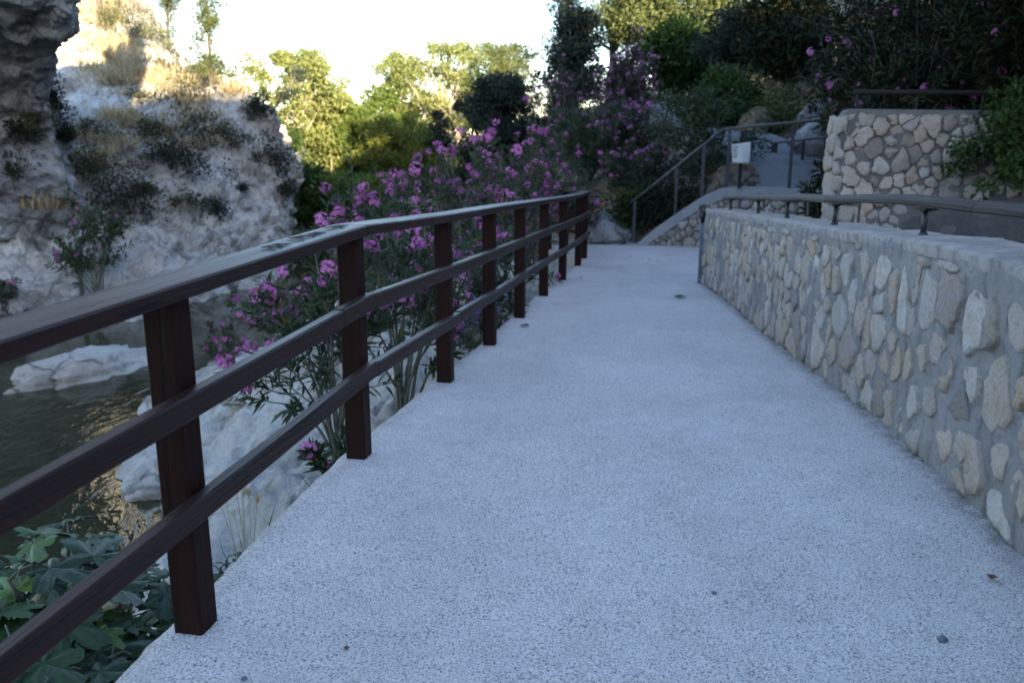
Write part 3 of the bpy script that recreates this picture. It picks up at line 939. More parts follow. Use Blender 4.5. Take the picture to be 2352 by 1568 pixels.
for (a, b, cell, shr) in ((0.03, 2.6, 0.021, (0.88, 1.08)), (2.6, 4.4, 0.025, (0.82, 1.06)), (4.4, 5.9, 0.030, (0.70, 1.0)), (5.9, vis_len, 0.034, (0.62, 0.94))):
    for (c, P) in lay_stones(rngs, a, b, lambda s: wh(wall_at(s)[0][1]) - 0.09, 0.0, cell, 1.2, shr):
        p, o = wall_at(c[0])
        me = stone_mesh(rngs, P, rngs.choice((rngs.uniform(0.003, 0.008), rngs.uniform(0.003, 0.010), rngs.uniform(0.005, 0.012), rngs.uniform(0.010, 0.022))))
        ob = stone_on(main_wall, me, (p[0], p[1], gz(p[1]) + c[1]), o)
        ob.rotation_euler[1] = rngs.uniform(-0.22, 0.22)
        nst += 1
# a few flat stones set in the edge under the cap
for s in np.arange(0.3, vis_len, 0.24):
    if rngs.random() < 0.45:
        w = rngs.uniform(0.06, 0.12)
        P = np.array([[w * math.cos(t), 0.024 * math.sin(t)] for t in np.arange(13) * 2 * math.pi / 13]) * 0.9
        P *= np.array([[rngs.uniform(0.85, 1.1)] for _ in range(13)])
        p, o = wall_at(s + rngs.uniform(-.05, .05))
        stone_on(main_wall, stone_mesh(rngs, P, rngs.uniform(0.004, 0.012)), (p[0], p[1], gz(p[1]) + wh(p[1]) - rngs.uniform(0.07, 0.095)), o)
        nst += 1

# --- straight stone walls further back
def flat_wall(name, A, B, zb, ztop, label, cell, shrink, seed, thick=0.35, stone_top=None, stone_bot=None, mortar='mortar', proud=(0.015, 0.05), smin=0.0):
    """wall face from A to B (plan), seen from the camera side; ztop(u)->z, zb(u)->z, u in metres from A"""
    rg = random.Random(seed)
    A = np.array(A, float); B = np.array(B, float)
    Ln = np.linalg.norm(B - A); d = (B - A) / Ln
    o = np.array([d[1], -d[0]])
    if np.dot(o, -A) < 0: o = -o
    t = thing(name, (A[0], A[1], zb(0)), label, 'stone wall')
    us = np.arange(0, Ln + 0.06, 0.06); us[-1] = Ln
    vs = np.linspace(0, 1, 22)
    G = np.zeros((len(vs) + 2, len(us), 3))
    for b, u in enumerate(us):
        p = A + d * u
        for a, v in enumerate(vs):
            z = zb(u) - 0.2 + (ztop(u) - zb(u) + 0.2) * v
            q = Vector((u, z, seed))
            dd = 0.03 * noise.fractal(q / 0.25, 0.9, 2, 3)
            G[a, b] = (p[0] + o[0] * dd, p[1] + o[1] * dd, z)
        G[-2, b] = (p[0] - o[0] * thick, p[1] - o[1] * thick, ztop(u)); G[-1, b] = (p[0] - o[0] * thick, p[1] - o[1] * thick, zb(u) - .2)
    mb = MB(); r_, c_ = G.shape[:2]
    ii = np.arange(r_ - 1)[:, None] * c_; jj = np.arange(c_ - 1)[None, :]
    mb.add(G.reshape(-1, 3), np.stack([ii + jj, ii + jj + 1, ii + c_ + jj + 1, ii + c_ + jj], -1).reshape(-1, 4))
    for e in (0, c_ - 1):
        mb.add([G[0, e], G[-3, e], G[-2, e], G[-1, e]], [[0, 1, 2, 3]])
    part('mortar', mb, M[mortar], t, smooth=True)
    st = stone_top or (lambda u: ztop(u) - 0.05)
    sb = stone_bot or zb
    zmin = min(sb(u) for u in np.linspace(0, Ln, 20))
    cnt = 0
    for (c, P) in lay_stones(rg, 0.03, Ln - 0.03, lambda s: st(s), zmin, cell, 1.15, shrink):
        if c[1] < sb(c[0]): continue
        p = A + d * c[0]
        ob = stone_on(t, stone_mesh(rg, P, rg.uniform(*proud)), (p[0], p[1], c[1]), o)
        ob.rotation_euler[1] = rg.uniform(-.2, .2); cnt += 1
    return t, A, d, o, Ln

# ramp wall behind the landing: its top slopes up along the ramp, then runs level
bw0, bw1 = on_walk(1438, 562), on_walk(1640, 581)
BA = (bw0.x, bw0.y); dirv = np.array([bw1.x - bw0.x, bw1.y - bw0.y]); dirv /= np.linalg.norm(dirv)
dirv = np.array([0.97, -0.243]); 
BB = (BA[0] + dirv[0] * 4.2, BA[1] + dirv[1] * 4.2)
def bw_line(u): return np.array(BA) + dirv * u
def z_on(px, py, u):
    p = bw_line(u); d = ray(px, py); return CAM.z + d.z / d.y * p[1]
def u_of(px, py):
    # where the sight line meets the wall's plan line
    d = ray(px, py); k = d.x / d.y
    return (k * BA[1] - BA[0]) / (dirv[0] - k * dirv[1])
top_px = [(1440, 580), (1500, 528), (1560, 486), (1620, 448), (1660, 432), (1700, 429), (1790, 432), (1925, 436), (2010, 438)]
tu = np.array([u_of(*q) for q in top_px]); tz = np.array([z_on(q[0], q[1], u) for q, u in zip(top_px, tu)])
def bw_top(u): return float(np.interp(u, tu, tz))
COPE = 0.20
ramp_wall, A_, d_, o_, LB = flat_wall('stone_wall', BA, BB, lambda u: gz(15) - 0.02, lambda u: max(bw_top(u) - COPE, gz(15) + 0.02), 'pale stone ramp wall behind the landing under a sloping grey concrete coping', 0.020, (0.86, 1.02), 5, thick=0.3, stone_top=lambda u: bw_top(u) - COPE - 0.02, proud=(0.03, 0.09))
mb = MB()
us = np.arange(max(tu[0], 0.0), LB, 0.06)
for (prof_lo, prof_hi) in ((-COPE, 0.0),):
    V, Q = [], []
    for u in us:
        p = bw_line(u); z = bw_top(u)
        for off, zz in ((0.05, -COPE), (0.05, 0.0), (-0.22, 0.0), (-0.22, -COPE)):
            V.append((p[0] + o_[0] * off, p[1] + o_[1] * off, z + zz))
    for k in range(len(us) - 1):
        for j in range(4): Q.append([4 * k + j, 4 * k + (j + 1) % 4, 4 * k + 4 + (j + 1) % 4, 4 * k + 4 + j])
    n4 = 4 * (len(us) - 1)
    Q += [[0, 3, 2, 1], [n4, n4 + 1, n4 + 2, n4 + 3]]
    mb.add(V, Q)
part('coping', mb, M['concrete'], ramp_wall)

# upper wall with the cement foot, to the right behind the handrail
UY = 9.9
ua, ub = at(1926, 400, UY), at(2620, 400, UY - 0.6)
zt = at(1930, 250, UY).z
upper_wall, *_ = flat_wall('stone_wall', (ua.x, ua.y), (ub.x, ub.y), lambda u: -0.1, lambda u: zt - 0.02 * u - (0.10 if u < 0.05 else 0.0), 'tall rough stone wall with a shade-toned cement foot below the dark oleanders', 0.024, (0.78, 1.08), 21, thick=0.45,
    stone_bot=lambda u: 0.72 if u > 0.75 else 0.25, mortar='shaded_mortar', proud=(0.004, 0.045))
rg_ = random.Random(33)
for (c, P) in lay_stones(rg_, 0.0, 0.42, lambda q: zt - 0.08, 0.2, 0.04, 1.0, (0.95, 1.15)):
    stone_on(upper_wall, stone_mesh(rg_, P, rg_.uniform(.02, .06)), (ua.x - 0.0, ua.y + c[0] - 0.02, c[1]), (-1, 0))
# cement rendering over the foot of that wall
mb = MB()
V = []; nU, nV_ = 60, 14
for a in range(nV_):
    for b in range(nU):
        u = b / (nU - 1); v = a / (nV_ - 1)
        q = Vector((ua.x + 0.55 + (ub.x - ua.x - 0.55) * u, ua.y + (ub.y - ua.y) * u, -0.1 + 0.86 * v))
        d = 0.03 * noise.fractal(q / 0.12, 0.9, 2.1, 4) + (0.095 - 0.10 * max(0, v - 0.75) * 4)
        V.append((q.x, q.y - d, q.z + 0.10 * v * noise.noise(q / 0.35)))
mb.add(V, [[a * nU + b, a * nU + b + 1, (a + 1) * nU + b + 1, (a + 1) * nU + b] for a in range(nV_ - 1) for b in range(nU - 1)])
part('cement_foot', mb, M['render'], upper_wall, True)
# paved strip behind the low wall, with a low concrete kerb
mb = MB()
V = []
ysr = np.linspace(-1, 9.75, 40)
for y in ysr: V += [(float(xw(y)) + 0.2, y, 0.28), (8.0, y, 0.30)]
Q = [[2 * k, 2 * k + 1, 2 * k + 3, 2 * k + 2] for k in range(len(ysr) - 1)]
mb.add(V, Q)
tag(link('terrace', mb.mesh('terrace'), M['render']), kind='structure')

# upper ramp surface
V = []
vs = np.linspace(0, 12, 40)
for v in vs:
    for u in (0, 1, 2, 3):
        xl = np.interp(v, [0, 2, 6, 12], [4.35, 4.05, 3.9, 4.3]); xr = np.interp(v, [0, 2, 6, 12], [6.4, 6.0, 5.7, 5.6])
        x = (xl, xl + 0.01, xr, xr + 0.01)[u]
        y = rw_y(x) + 0.16 + v
        zr = np.interp(y, [13.5, 26], [0.75, 2.71]) - (0.10 if v == 0 else 0)
        zr = min(zr, 0.60 + 0.6 * v) + 0.02
        V.append((x, y, zr + (-.4, 0, 0.03, -.3)[u]))
Q = [[0, 3, 2, 1]]
for k in range(len(vs) - 1):
    for j in range(3): Q.append([4 * k + j, 4 * k + j + 1, 4 * k + 5 + j, 4 * k + 4 + j])
tag(link('ramp', make_mesh('ramp', V, Q), M['ramp']), kind='structure')

# ------------------------------------------------------------------ wooden fence along the walk
fence_top = 1.005
fence = thing('wooden_fence', posts[2], 'dark brown stained wooden fence with three rails curving along the walkway', 'fence')
curve3 = np.array([(p.x, p.y, p.z) for p in posts])
fc = np.concatenate([np.array([curve3[0] + (curve3[0] - curve3[1]) * (1 - t) for t in np.linspace(0, 1, 10)][:-1]),
                     np.array([curve3[0] * (1 - t) + curve3[3] * t for t in np.linspace(0, 1, 60)])[:-1], catmull(curve3[3:], 120)])
fc, fs = arc_resample(fc, 0.04)
ftan = np.gradient(fc, axis=0); ftan[:, 2] = 0; ftan /= np.linalg.norm(ftan, axis=1)[:, None]
fright = np.stack([ftan[:, 1], -ftan[:, 0], np.zeros(len(ftan))], 1)
def rect(w, h, off, top, bev=0.006):
    x0, x1, z0, z1 = off - w / 2, off + w / 2, top - h, top
    return [(x0 + bev, z0), (x1 - bev, z0), (x1, z0 + bev), (x1, z1 - bev), (x1 - bev, z1), (x0 + bev, z1), (x0, z1 - bev), (x0, z0 + bev)][::-1]
def rail_piece(name, s0, s1, w, h, off, top, parent, mat):
    n = max(2, int((s1 - s0) / 0.06))
    ss = np.linspace(s0, s1, n)
    P = np.stack([np.interp(ss, fs, fc[:, k]) for k in range(3)], 1)
    mid = P.mean(0)
    d = P[-1] - P[0]; ang = math.atan2(-d[0], d[1])
    mb = MB(); mb.sweep(P, rect(w, h, off, top))
    Vv = mb.V[0] - mid
    ca, sa = math.cos(-ang), math.sin(-ang)
    Vv = np.stack([Vv[:, 0] * ca - Vv[:, 1] * sa, Vv[:, 0] * sa + Vv[:, 1] * ca, Vv[:, 2]], 1)
    mb.V[0] = Vv
    o = link(name, mb.mesh(name), mat, parent)
    o.location = Vector(mid) - parent.location
    o.rotation_euler = (0, 0, ang)
    return o
def s_of(i):
    return float(fs[np.argmin(np.linalg.norm(fc[:, :2] - curve3[i][:2], axis=1))])
sp = [s_of(i) for i in range(len(posts))]
s_end = fs[-1] + 0.0
# joints: at the bend over the third post, then every couple of metres
top_j = [0.0, sp[3] + 0.012, sp[3] + 0.95, sp[6] + 0.25, sp[9] + 0.05, s_end]
mid_j = [0.0, sp[3] - 0.30, sp[3] + 0.05, sp[6] + 0.45, sp[8] - 0.1, s_end]
low_j = [0.0, sp[3] + 0.06, sp[4] + 0.05, sp[6] + 0.3, sp[9] - 0.5, s_end]
for jn, w, h, off, top, nm in ((top_j, 0.15, 0.045, 0.005, fence_top, 'top_rail'), (mid_j, 0.045, 0.07, 0.066, 0.715, 'middle_rail'), (low_j, 0.045, 0.068, 0.066, 0.42, 'lower_rail')):
    for k in range(len(jn) - 1):
        rail_piece(nm, jn[k] + 0.0025, jn[k + 1] - 0.0025, w, h, off, top + random.Random(k * 7 + int(top * 100)).uniform(-.003, .003), fence, M['stain_rail'])
def bevel_post(w, h, bev=0.006):
    a, b = w / 2, w / 2 - bev
    prof = [(b, -a), (a, -b), (a, b), (b, a), (-b, a), (-a, b), (-a, -b), (-b, -a)]
    V = [(x, y, z) for z in (-0.05, h) for x, y in prof]
    Q = [[j, (j + 1) % 8, 8 + (j + 1) % 8, 8 + j] for j in range(8)]
    T = [[8, 8 + k, 8 + k + 1] for k in range(1, 7)]
    return make_mesh('post', V, Q, T)
post_me = bevel_post(0.088, fence_top - 0.046)
for i, p in enumerate(posts):
    o = link('post', post_me, M['stain_post'], fence)
    o.location = p - fence.location
    k = np.argmin(np.linalg.norm(fc[:, :2] - np.array([p.x, p.y]), axis=1))
    o.rotation_euler = (0, 0, math.atan2(ftan[k][1], ftan[k][0]) + math.pi / 2)
# scratched letters on the top rail before the bend
def carve(body, s, side, size):
    cu = bpy.data.curves.new('carving', 'FONT'); cu.body = body; cu.size = size; cu.offset = 0.0010; cu.extrude = 0.0008
    tmp = bpy.data.objects.new('tmp', cu); COL.objects.link(tmp)
    bpy.context.view_layer.update()
    me = bpy.data.meshes.new_from_object(tmp.evaluated_get(bpy.context.evaluated_depsgraph_get()))
    bpy.data.objects.remove(tmp); bpy.data.curves.remove(cu)
    me.name = 'carving'
    P = np.array([np.interp(s, fs, fc[:, k]) for k in range(3)])
    k = np.argmin(abs(fs - s))
    o = link('carving', me, M['carve'], fence)
    P = P + fright[k] * side + np.array([0, 0, fence_top + 0.0055])
    o.location = Vector(P) - fence.location
    o.rotation_euler = (0, 0, math.atan2(ftan[k][1], ftan[k][0]))
    return o
carve('SOR', sp[3] - 0.74, 0.035, 0.07)
carve('DYLAN', sp[3] - 0.50, 0.02, 0.07)
carve('YOR', sp[3] - 0.18, 0.02, 0.065)
# short return of the fence at the corner, going back along the landing
r0 = fc[-1].copy(); r1 = np.array([0.62, 14.35, gz(14.35)])
rett = thing('wooden_fence', r0, 'short dark wooden fence return at the far corner of the walk', 'fence')
for top, w, h, nm in ((fence_top, 0.15, 0.045, 'top_rail'), (0.715, 0.045, 0.07, 'middle_rail'), (0.42, 0.045, 0.068, 'lower_rail')):
    d = r1 - r0; ang = math.atan2(-d[0], d[1]); ln = np.linalg.norm(d)
    mb = MB(); st = 0.08
    mb.sweep([(0, st, 0), (0, ln * .5, d[2] * .5), (0, ln, d[2])], rect(w, h, 0.0 if w > .1 else -0.066, top))
    o = link(nm, mb.mesh(nm), M['stain_rail'], rett); o.rotation_euler = (0, 0, ang)
for t in (0.5, 0.97):
    o = link('post', post_me, M['stain_post'], rett); o.location = Vector((r1 - r0) * t); o.rotation_euler = (0, 0, math.atan2(-(r1 - r0)[0], (r1 - r0)[1]))

# lower fence and platform seen through the oleanders
lf = [at(1078, 507, 17.5), at(1115, 494, 18.6), at(1190, 481, 19.5), at(1300, 478, 20.0)]
lz = lf[0].z - 0.92
lower = thing('wooden_fence', (lf[0].x, lf[0].y, lz), 'small dark fence on the lower pale platform, seen through the oleanders', 'fence')
cv = catmull(np.array([(p.x, p.y, p.z) for p in lf]), 30)
for top, h, w, nm in ((0.0, 0.07, 0.13, 'top_rail'), (-0.35, 0.08, 0.05, 'middle_rail')):
    mb = MB(); mb.sweep(cv - np.array([lf[0].x, lf[0].y, lz]), rect(w, h, 0, top)); link(nm, mb.mesh(nm), M['grey_wood'] if top == 0 else M['stain_rail'], lower)
for k in (0, 7, 14, 21, 28):
    o = link('post', post_me, M['stain_post'], lower); o.location = Vector(cv[k]) - Vector((lf[0].x, lf[0].y, lz)) - Vector((0, 0, 0.92 + (cv[k][2] - lf[0].z) * 0))
pl = MB()
pl.add([(cv[0][0] - 1.2, 15.45, lz - .03), (4, 15.45, lz - .03), (4, 21, lz + .02), (cv[0][0] - 1.2, 19.2, lz - .03), (cv[0][0] - 1.2, 15.45, lz - .9), (4, 15.45, lz - .9), (4, 21, lz - .9), (cv[0][0] - 1.2, 19.2, lz - .9)],
       [[0, 1, 2, 3], [0, 4, 5, 1], [3, 7, 4, 0], [2, 6, 7, 3]])
tag(link('platform', pl.mesh('platform'), M['bank_rock']), kind='structure')

# ------------------------------------------------------------------ handrail on the low wall
hr_px = [(2137, 550), (1928, 517), (1803, 498), (1723, 486), (1667, 476)]
def cap_pt(px, py):
    return on_walk(px, py, 0.9)
hp = [cap_pt(*q) for q in hr_px]
hp = [Vector((float(xw(p.y)) + 0.17, p.y, gz(p.y) + wh(p.y))) for p in hp]
first = Vector((float(xw(2.7)) + 0.17, 2.75, gz(2.75) + wh(2.75))); zeroth = Vector((float(xw(1.3)) + 0.17, 1.4, gz(1.4) + wh(1.4)))
hp = [zeroth, first] + hp
handrail = thing('handrail', hp[2], 'half-round weathered wooden handrail on short black steel posts along the low wall', 'handrail')
def hr_up(y): return float(np.interp(y, [2.5, 4.2, 6.0, 9.0], [0.140, 0.145, 0.138, 0.122]))
hc = catmull(np.array([(p.x, p.y, p.z + hr_up(p.y)) for p in hp]), 140)
ext = hc[-1] + (hc[-1] - hc[-8]) * 0.7
hc = np.concatenate([hc, [ext]])
hc, hs = arc_resample(hc, 0.05)
half = [(0.043 * math.cos(t), 0.045 * math.sin(t)) for t in np.linspace(0, math.pi, 9)] + [(-0.039, -0.006), (0.039, -0.006)]
hsp = [float(hs[np.argmin(np.linalg.norm(hc[:, :2] - np.array([p.x, p.y]), axis=1))]) for p in hp]
cuts = [0, (hsp[1] + hsp[2]) / 2 + 0.1, hsp[3] + 0.12, hsp[4] + 0.25, hsp[5] + 0.1, hs[-1]]
for k in range(len(cuts) - 1):
    ss = np.linspace(cuts[k] + 0.003, cuts[k + 1] - 0.003, max(3, int((cuts[k + 1] - cuts[k]) / 0.05)))
    P = np.stack([np.interp(ss, hs, hc[:, j]) for j in range(3)], 1)
    P[:, 2] += 0.008 * np.sin(np.linspace(0, 3.1, len(ss)))
    mid = P.mean(0); d = P[-1] - P[0]; ang = math.atan2(-d[0], d[1])
    mb = MB(); mb.sweep(P, half)
    Vv = mb.V[0] - mid; ca, sa = math.cos(-ang), math.sin(-ang)
    mb.V[0] = np.stack([Vv[:, 0] * ca - Vv[:, 1] * sa, Vv[:, 0] * sa + Vv[:, 1] * ca, Vv[:, 2]], 1)
    o = link('rail', mb.mesh('rail'), M['brown_wood'] if k < 2 else M['grey_wood'], handrail)
    if k < 2: o['label'] = 'darker brown length of the wooden rail'
    o.location = Vector(mid) - handrail.location; o.rotation_euler = (0, 0, ang)
for p in hp:
    k = np.argmin(np.linalg.norm(hc[:, :2] - np.array([p.x, p.y]), axis=1))
    mb = MB(); mb.tube([(p.x, p.y, p.z - 0.02), (p.x, p.y, p.z + hr_up(p.y) - 0.015)], 0.0135, 10); part('post', mb, M['black_steel'], handrail, True)
    t = hc[min(k + 1, len(hc) - 1)] - hc[max(k - 1, 0)]; t = t / np.linalg.norm(t); sd = np.array([t[1], -t[0], 0])
    mb = MB(); mb.box((p.x, p.y, p.z + hr_up(p.y) - 0.0145), t * 0.075, sd * 0.03, (0, 0, 0.004))
    for a in (-0.05, 0.05): mb.box(np.array([p.x, p.y, p.z + hr_up(p.y) - 0.0215]) + t * a, t * 0.008, sd * 0.008, (0, 0, 0.003))
    part('bracket', mb, M['black_steel'], handrail)
    mb = MB(); mb.tube([(p.x, p.y, p.z - 0.005), (p.x, p.y, p.z + 0.018)], [0.026, 0.018], 10); part('collar', mb, M['black_steel'], handrail, True)

# rail end and steel upright at the far end of the low wall
p, o = wall_at(0.0)
ue = thing('steel_upright', (p[0] - 0.03, p[1] + 0.10, gz(p[1])), 'flat grey steel upright with a wooden rail end where the low wall ends', 'post')
mb = MB(); mb.box((p[0] - 0.012, p[1] + 0.06, gz(p[1]) + 0.38), (0.026, 0, 0), (0, 0.012, 0), (0, 0, 0.38)); part('plate', mb, M['plate_steel'], ue)
mb = MB(); mb.tube([(p[0] - 0.02, p[1] + 0.06, gz(p[1]) + 0.70), (p[0] - 0.02, p[1] + 0.06, gz(p[1]) + 0.84)], [0.02, 0.045], 10); part('bracket', mb, M['black_steel'], ue, True)
mb = MB(); mb.sweep([(p[0] - 0.04, p[1] + 0.0, gz(p[1]) + 0.865), (p[0] - 0.01, p[1] + 0.12, gz(p[1]) + 0.865), (p[0] + 0.03, p[1] + 0.26, gz(p[1]) + 0.865)], half); part('rail', mb, M['grey_wood'], ue)

# dark flat rail behind, over the steps
b0, b1 = at(1745, 444, 10.4), at(1990, 456, 8.9)
blk = thing('handrail', (b0.x, b0.y, 0.3), 'thin black steel handrail over the steps behind the wooden one', 'handrail')
mb = MB(); mb.sweep([b0, (b0 + b1) / 2, b1], rect(0.05, 0.022, 0, 0)); part('rail', mb, M['black_steel'], blk)
for t in (0.05, 0.5, 0.95):
    q = b0.lerp(b1, t); mb = MB(); mb.tube([(q.x, q.y, 0.28), (q.x, q.y, q.z - .02)], 0.014, 8); part('post', mb, M['black_steel'], blk, True)

# low dark rail along the top of the tall wall
c0, c1 = at(1962, 212, UY + 0.35), at(2420, 214, UY - 0.1)
tr = thing('handrail', (c0.x, c0.y, zt), 'low black rail on top of the tall stone wall under the oleanders', 'handrail')
mb = MB(); mb.tube([c0, (c0 + c1) / 2, c1], 0.028, 8); part('rail', mb, M['carve'], tr, True)
for t in (0.02, 0.33, 0.66, 0.98):
    q = c0.lerp(c1, t); mb = MB(); mb.tube([(q.x, q.y, zt - 0.25), (q.x, q.y, q.z)], 0.016, 8); part('post', mb, M['carve'], tr, True)

# ------------------------------------------------------------------ steel railing on the ramp wall
rail_px = [(1446, 468), (1530, 402), (1600, 345), (1663, 297), (1740, 289), (1830, 281), (1930, 273)]
railing = thing('metal_railing', (BA[0], BA[1], gz(15)), 'grey steel railing with wire strands climbing along the ramp wall coping', 'railing')
ru = [u_of(*q) for q in rail_px]
rp = []
for q, u in zip(rail_px, ru):
    pp = bw_line(u) - np.array(o_) * 0.08
    rp.append((pp[0], pp[1], z_on(q[0], q[1], u)))
mb = MB(); mb.tube(rp[:4], 0.026, 8); part('handrail', mb, M['pipe_rail'], railing, True)
mb = MB(); mb.tube(rp[3:], 0.026, 8); part('handrail', mb, M['pipe_rail'], railing, True)
def rail_z(u): return float(np.interp(u, ru, [r[2] for r in rp]))
pu = [u_of(1456, 500), u_of(1552, 440), u_of(1614, 400), u_of(1672, 380), u_of(1819, 350)]
for u in pu:
    c = bw_line(u) - np.array(o_) * 0.08
    zb_, zt_ = max(bw_top(u) - 0.03, gz(15)), rail_z(u) - 0.02
    mb = MB(); mb.box((c[0], c[1], (zb_ + zt_) / 2), (dirv[0] * 0.028, dirv[1] * 0.028, 0), (o_[0] * 0.012, o_[1] * 0.012, 0), (0, 0, (zt_ - zb_) / 2)); part('post', mb, M['grey_steel'], railing)
for f in (0.22, 0.42, 0.62, 0.82):
    mb = MB()
    pts = []
    for u in np.linspace(pu[0], pu[3], 10):
        c = bw_line(u) - np.array(o_) * 0.08; lo, hi = max(bw_top(u), gz(15)), rail_z(u); pts.append((c[0], c[1], lo + (hi - lo) * f))
    mb.tube(pts, 0.003, 4); part('wire', mb, M['grey_steel'], railing, True)

# second railing, on the far side of the ramp
r2 = [at(1708, 306, 19.5), at(1776, 328, 16.6), at(1910, 314, 14.9)]
rail2 = thing('metal_railing', (r2[1].x, r2[1].y, 1.0), 'angled steel railing on the upper ramp beside the rock', 'railing')
mb = MB(); mb.tube([r2[0], r2[1]], 0.026, 8); part('handrail', mb, M['grey_steel'], rail2, True)
mb = MB(); mb.tube([r2[1], r2[2]], 0.026, 8); part('handrail', mb, M['grey_steel'], rail2, True)
for px, pyb, q in ((1774, 418, r2[1]), (1784, 419, r2[1].lerp(r2[2], 0.06)), (1843, 424, r2[1].lerp(r2[2], 0.55)), (1906, 426, r2[2].lerp(r2[1], 0.04))):
    zb_ = at(px, pyb, q.y).z
    mb = MB(); mb.box((q.x, q.y, (zb_ + q.z) / 2), (0.026, 0, 0), (0, 0.014, 0), (0, 0, (q.z - zb_) / 2)); part('post', mb, M['grey_steel'], rail2)
mb = MB()
a0, a1 = at(1755, 418, 16.5), at(1772, 340, 16.6)
mb.tube([a0, at(1754, 370, 16.5), at(1756, 352, 16.5), at(1763, 343, 16.5), a1], 0.012, 6); part('hoop', mb, M['grey_steel'], rail2, True)
q = r2[0].lerp(r2[1], 0.1)
# post carrying the notice
np_ = at(1703, 360, 14.6)
no_post = thing('signpost', (np_.x, np_.y, 0.9), 'short dark post behind the white notice', 'post')
mb = MB(); mb.box((np_.x, np_.y + 0.03, (at(1703, 428, 14.6).z - .05 + at(1703, 300, 14.6).z) / 2), (0.03, 0, 0), (0, 0.015, 0), (0, 0, (at(1703, 300, 14.6).z - at(1703, 430, 14.6).z) / 2)); part('post', mb, M['black_steel'], no_post)

# white notice
def mat_notice():
    m, nt, b = new_mat('notice_print')
    tc = N(nt, 'ShaderNodeTexCoord'); mp = N(nt, 'ShaderNodeMapping'); L(nt, tc.outputs['Generated'], mp.inputs[0])
    br = N(nt, 'ShaderNodeTexBrick'); br.inputs['Scale'].default_value = 7.0
    br.inputs['Color1'].default_value = (0.06, 0.06, 0.08, 1); br.inputs['Color2'].default_value = (0.7, 0.7, 0.7, 1); br.inputs['Mortar'].default_value = (0.8, 0.8, 0.8, 1)
    br.inputs['Mortar Size'].default_value = 0.045; br.inputs['Brick Width'].default_value = 0.42; br.inputs['Row Height'].default_value = 0.62; br.inputs['Bias'].default_value = -0.25
    sep = N(nt, 'ShaderNodeSeparateXYZ'); L(nt, tc.outputs['Generated'], sep.inputs[0])
    cb = N(nt, 'ShaderNodeCombineXYZ'); L(nt, sep.outputs[0], cb.inputs[0]); L(nt, sep.outputs[2], cb.inputs[1]); L(nt, cb.outputs[0], br.inputs['Vector'])
    msk = ramp(nt, sep.outputs[0], [(0.04, g3(0)), (0.06, g3(1)), (0.30, g3(1)), (0.33, g3(0.0))])
    msz = ramp(nt, sep.outputs[2], [(0.24, g3(0)), (0.27, g3(1)), (0.90, g3(1)), (0.93, g3(0))])
    mm = mix(nt, 1.0, msk, msz, 'MULTIPLY')
    c = mix(nt, mm, (0.66, 0.66, 0.68), br.outputs['Color'])
    L(nt, c, b.inputs['Base Color']); b.inputs['Roughness'].default_value = 0.3
    return m
nc = [at(1681, 332, 14.45), at(1725, 326, 14.45), at(1722, 376, 14.45), at(1683, 374, 14.45)]
Gn = np.zeros((10, 10, 3))
for a in range(10):
    for b in range(10):
        u, v = b / 9, a / 9
        top_ = nc[0].lerp(nc[1], u); bot_ = nc[3].lerp(nc[2], u); q = bot_.lerp(top_, v)
        wv = 0.014 * math.sin(u * 8 + v * 2.5) * (1 - 0.5 * v) + 0.018 * math.sin(v * 4 + u * 3) + 0.03 * max(0, u - .7) * (1 - v)
        Gn[a, b] = (q.x, q.y + wv, q.z)
nt_ = grid_mesh('notice', Gn, mat_notice(), smooth=True)
sol = nt_.modifiers.new('sheet', 'SOLIDIFY'); sol.thickness = 0.002
tag(nt_, 'white rumpled paper notice with small print tied to the ramp railing', 'notice')

# ------------------------------------------------------------------ rocks
def rock_mesh(rng, rx, ry, rz, seed, rough_=0.25, nu=44, nv=26):
    V = []
    for a in range(nv + 1):
        ph = math.pi * a / nv
        for b in range(nu):
            th = 2 * math.pi * b / nu
            d = Vector((math.sin(ph) * math.cos(th), math.sin(ph) * math.sin(th), math.cos(ph)))
            q = d * 1.3 + Vector((seed, seed * 2.1, 0))
            dd = noise.voronoi(q * 1.5)[0]
            k = 1 + rough_ * noise.fractal(q, 0.9, 2.1, 5) + 0.5 * rough_ * (min(dd[1] - dd[0], 0.5) * 2 - 0.5)
            V.append((d.x * rx * k, d.y * ry * k, d.z * rz * k))
    Q = []
    for a in range(nv):
        for b in range(nu):
            Q.append([a * nu + b, (a + 1) * nu + b, (a + 1) * nu + (b + 1) % nu, a * nu + (b + 1) % nu])
    return make_mesh('boulder', V, Q, smooth=True)
rr = random.Random(3)
def boulder(pos, r, label, seed, mat='limestone', rz=0.0, group=None, name='boulder', rough_=0.25):
    o = link(name, rock_mesh(rr, r[0], r[1], r[2], seed, rough_), M[mat])
    o.location = pos; o.rotation_euler = (0, 0, rz)
    return tag(o, label, 'boulder', group)
pc = on_level(205, 852, WATER)
boulder((pc.x, pc.y, WATER - 0.10), (0.72, 1.35, 0.40), 'flat white rock island standing in the dark river', 2.3, 'bank_rock', R(-28), rough_=0.34)
pc = on_level(420, 940, WATER); boulder((pc.x - 0.15, pc.y, WATER - 0.1), (0.5, 0.9, 0.25), 'small pale rock at the water edge beside the near bank', 5.1, 'bank_rock', R(20))
pc = on_level(380, 1090, WATER); boulder((pc.x + .1, pc.y, WATER - 0.1), (0.55, 0.8, 0.3), 'pale rounded rock ledge jutting into the rippled water', 7.7, 'bank_rock', R(10))
pc = on_level(600, 845, WATER); boulder((pc.x, pc.y, WATER - 0.05), (1.0, 0.9, 0.28), 'pale low rock on the bank edge behind the near oleander', 8.4, 'bank_rock', R(40))
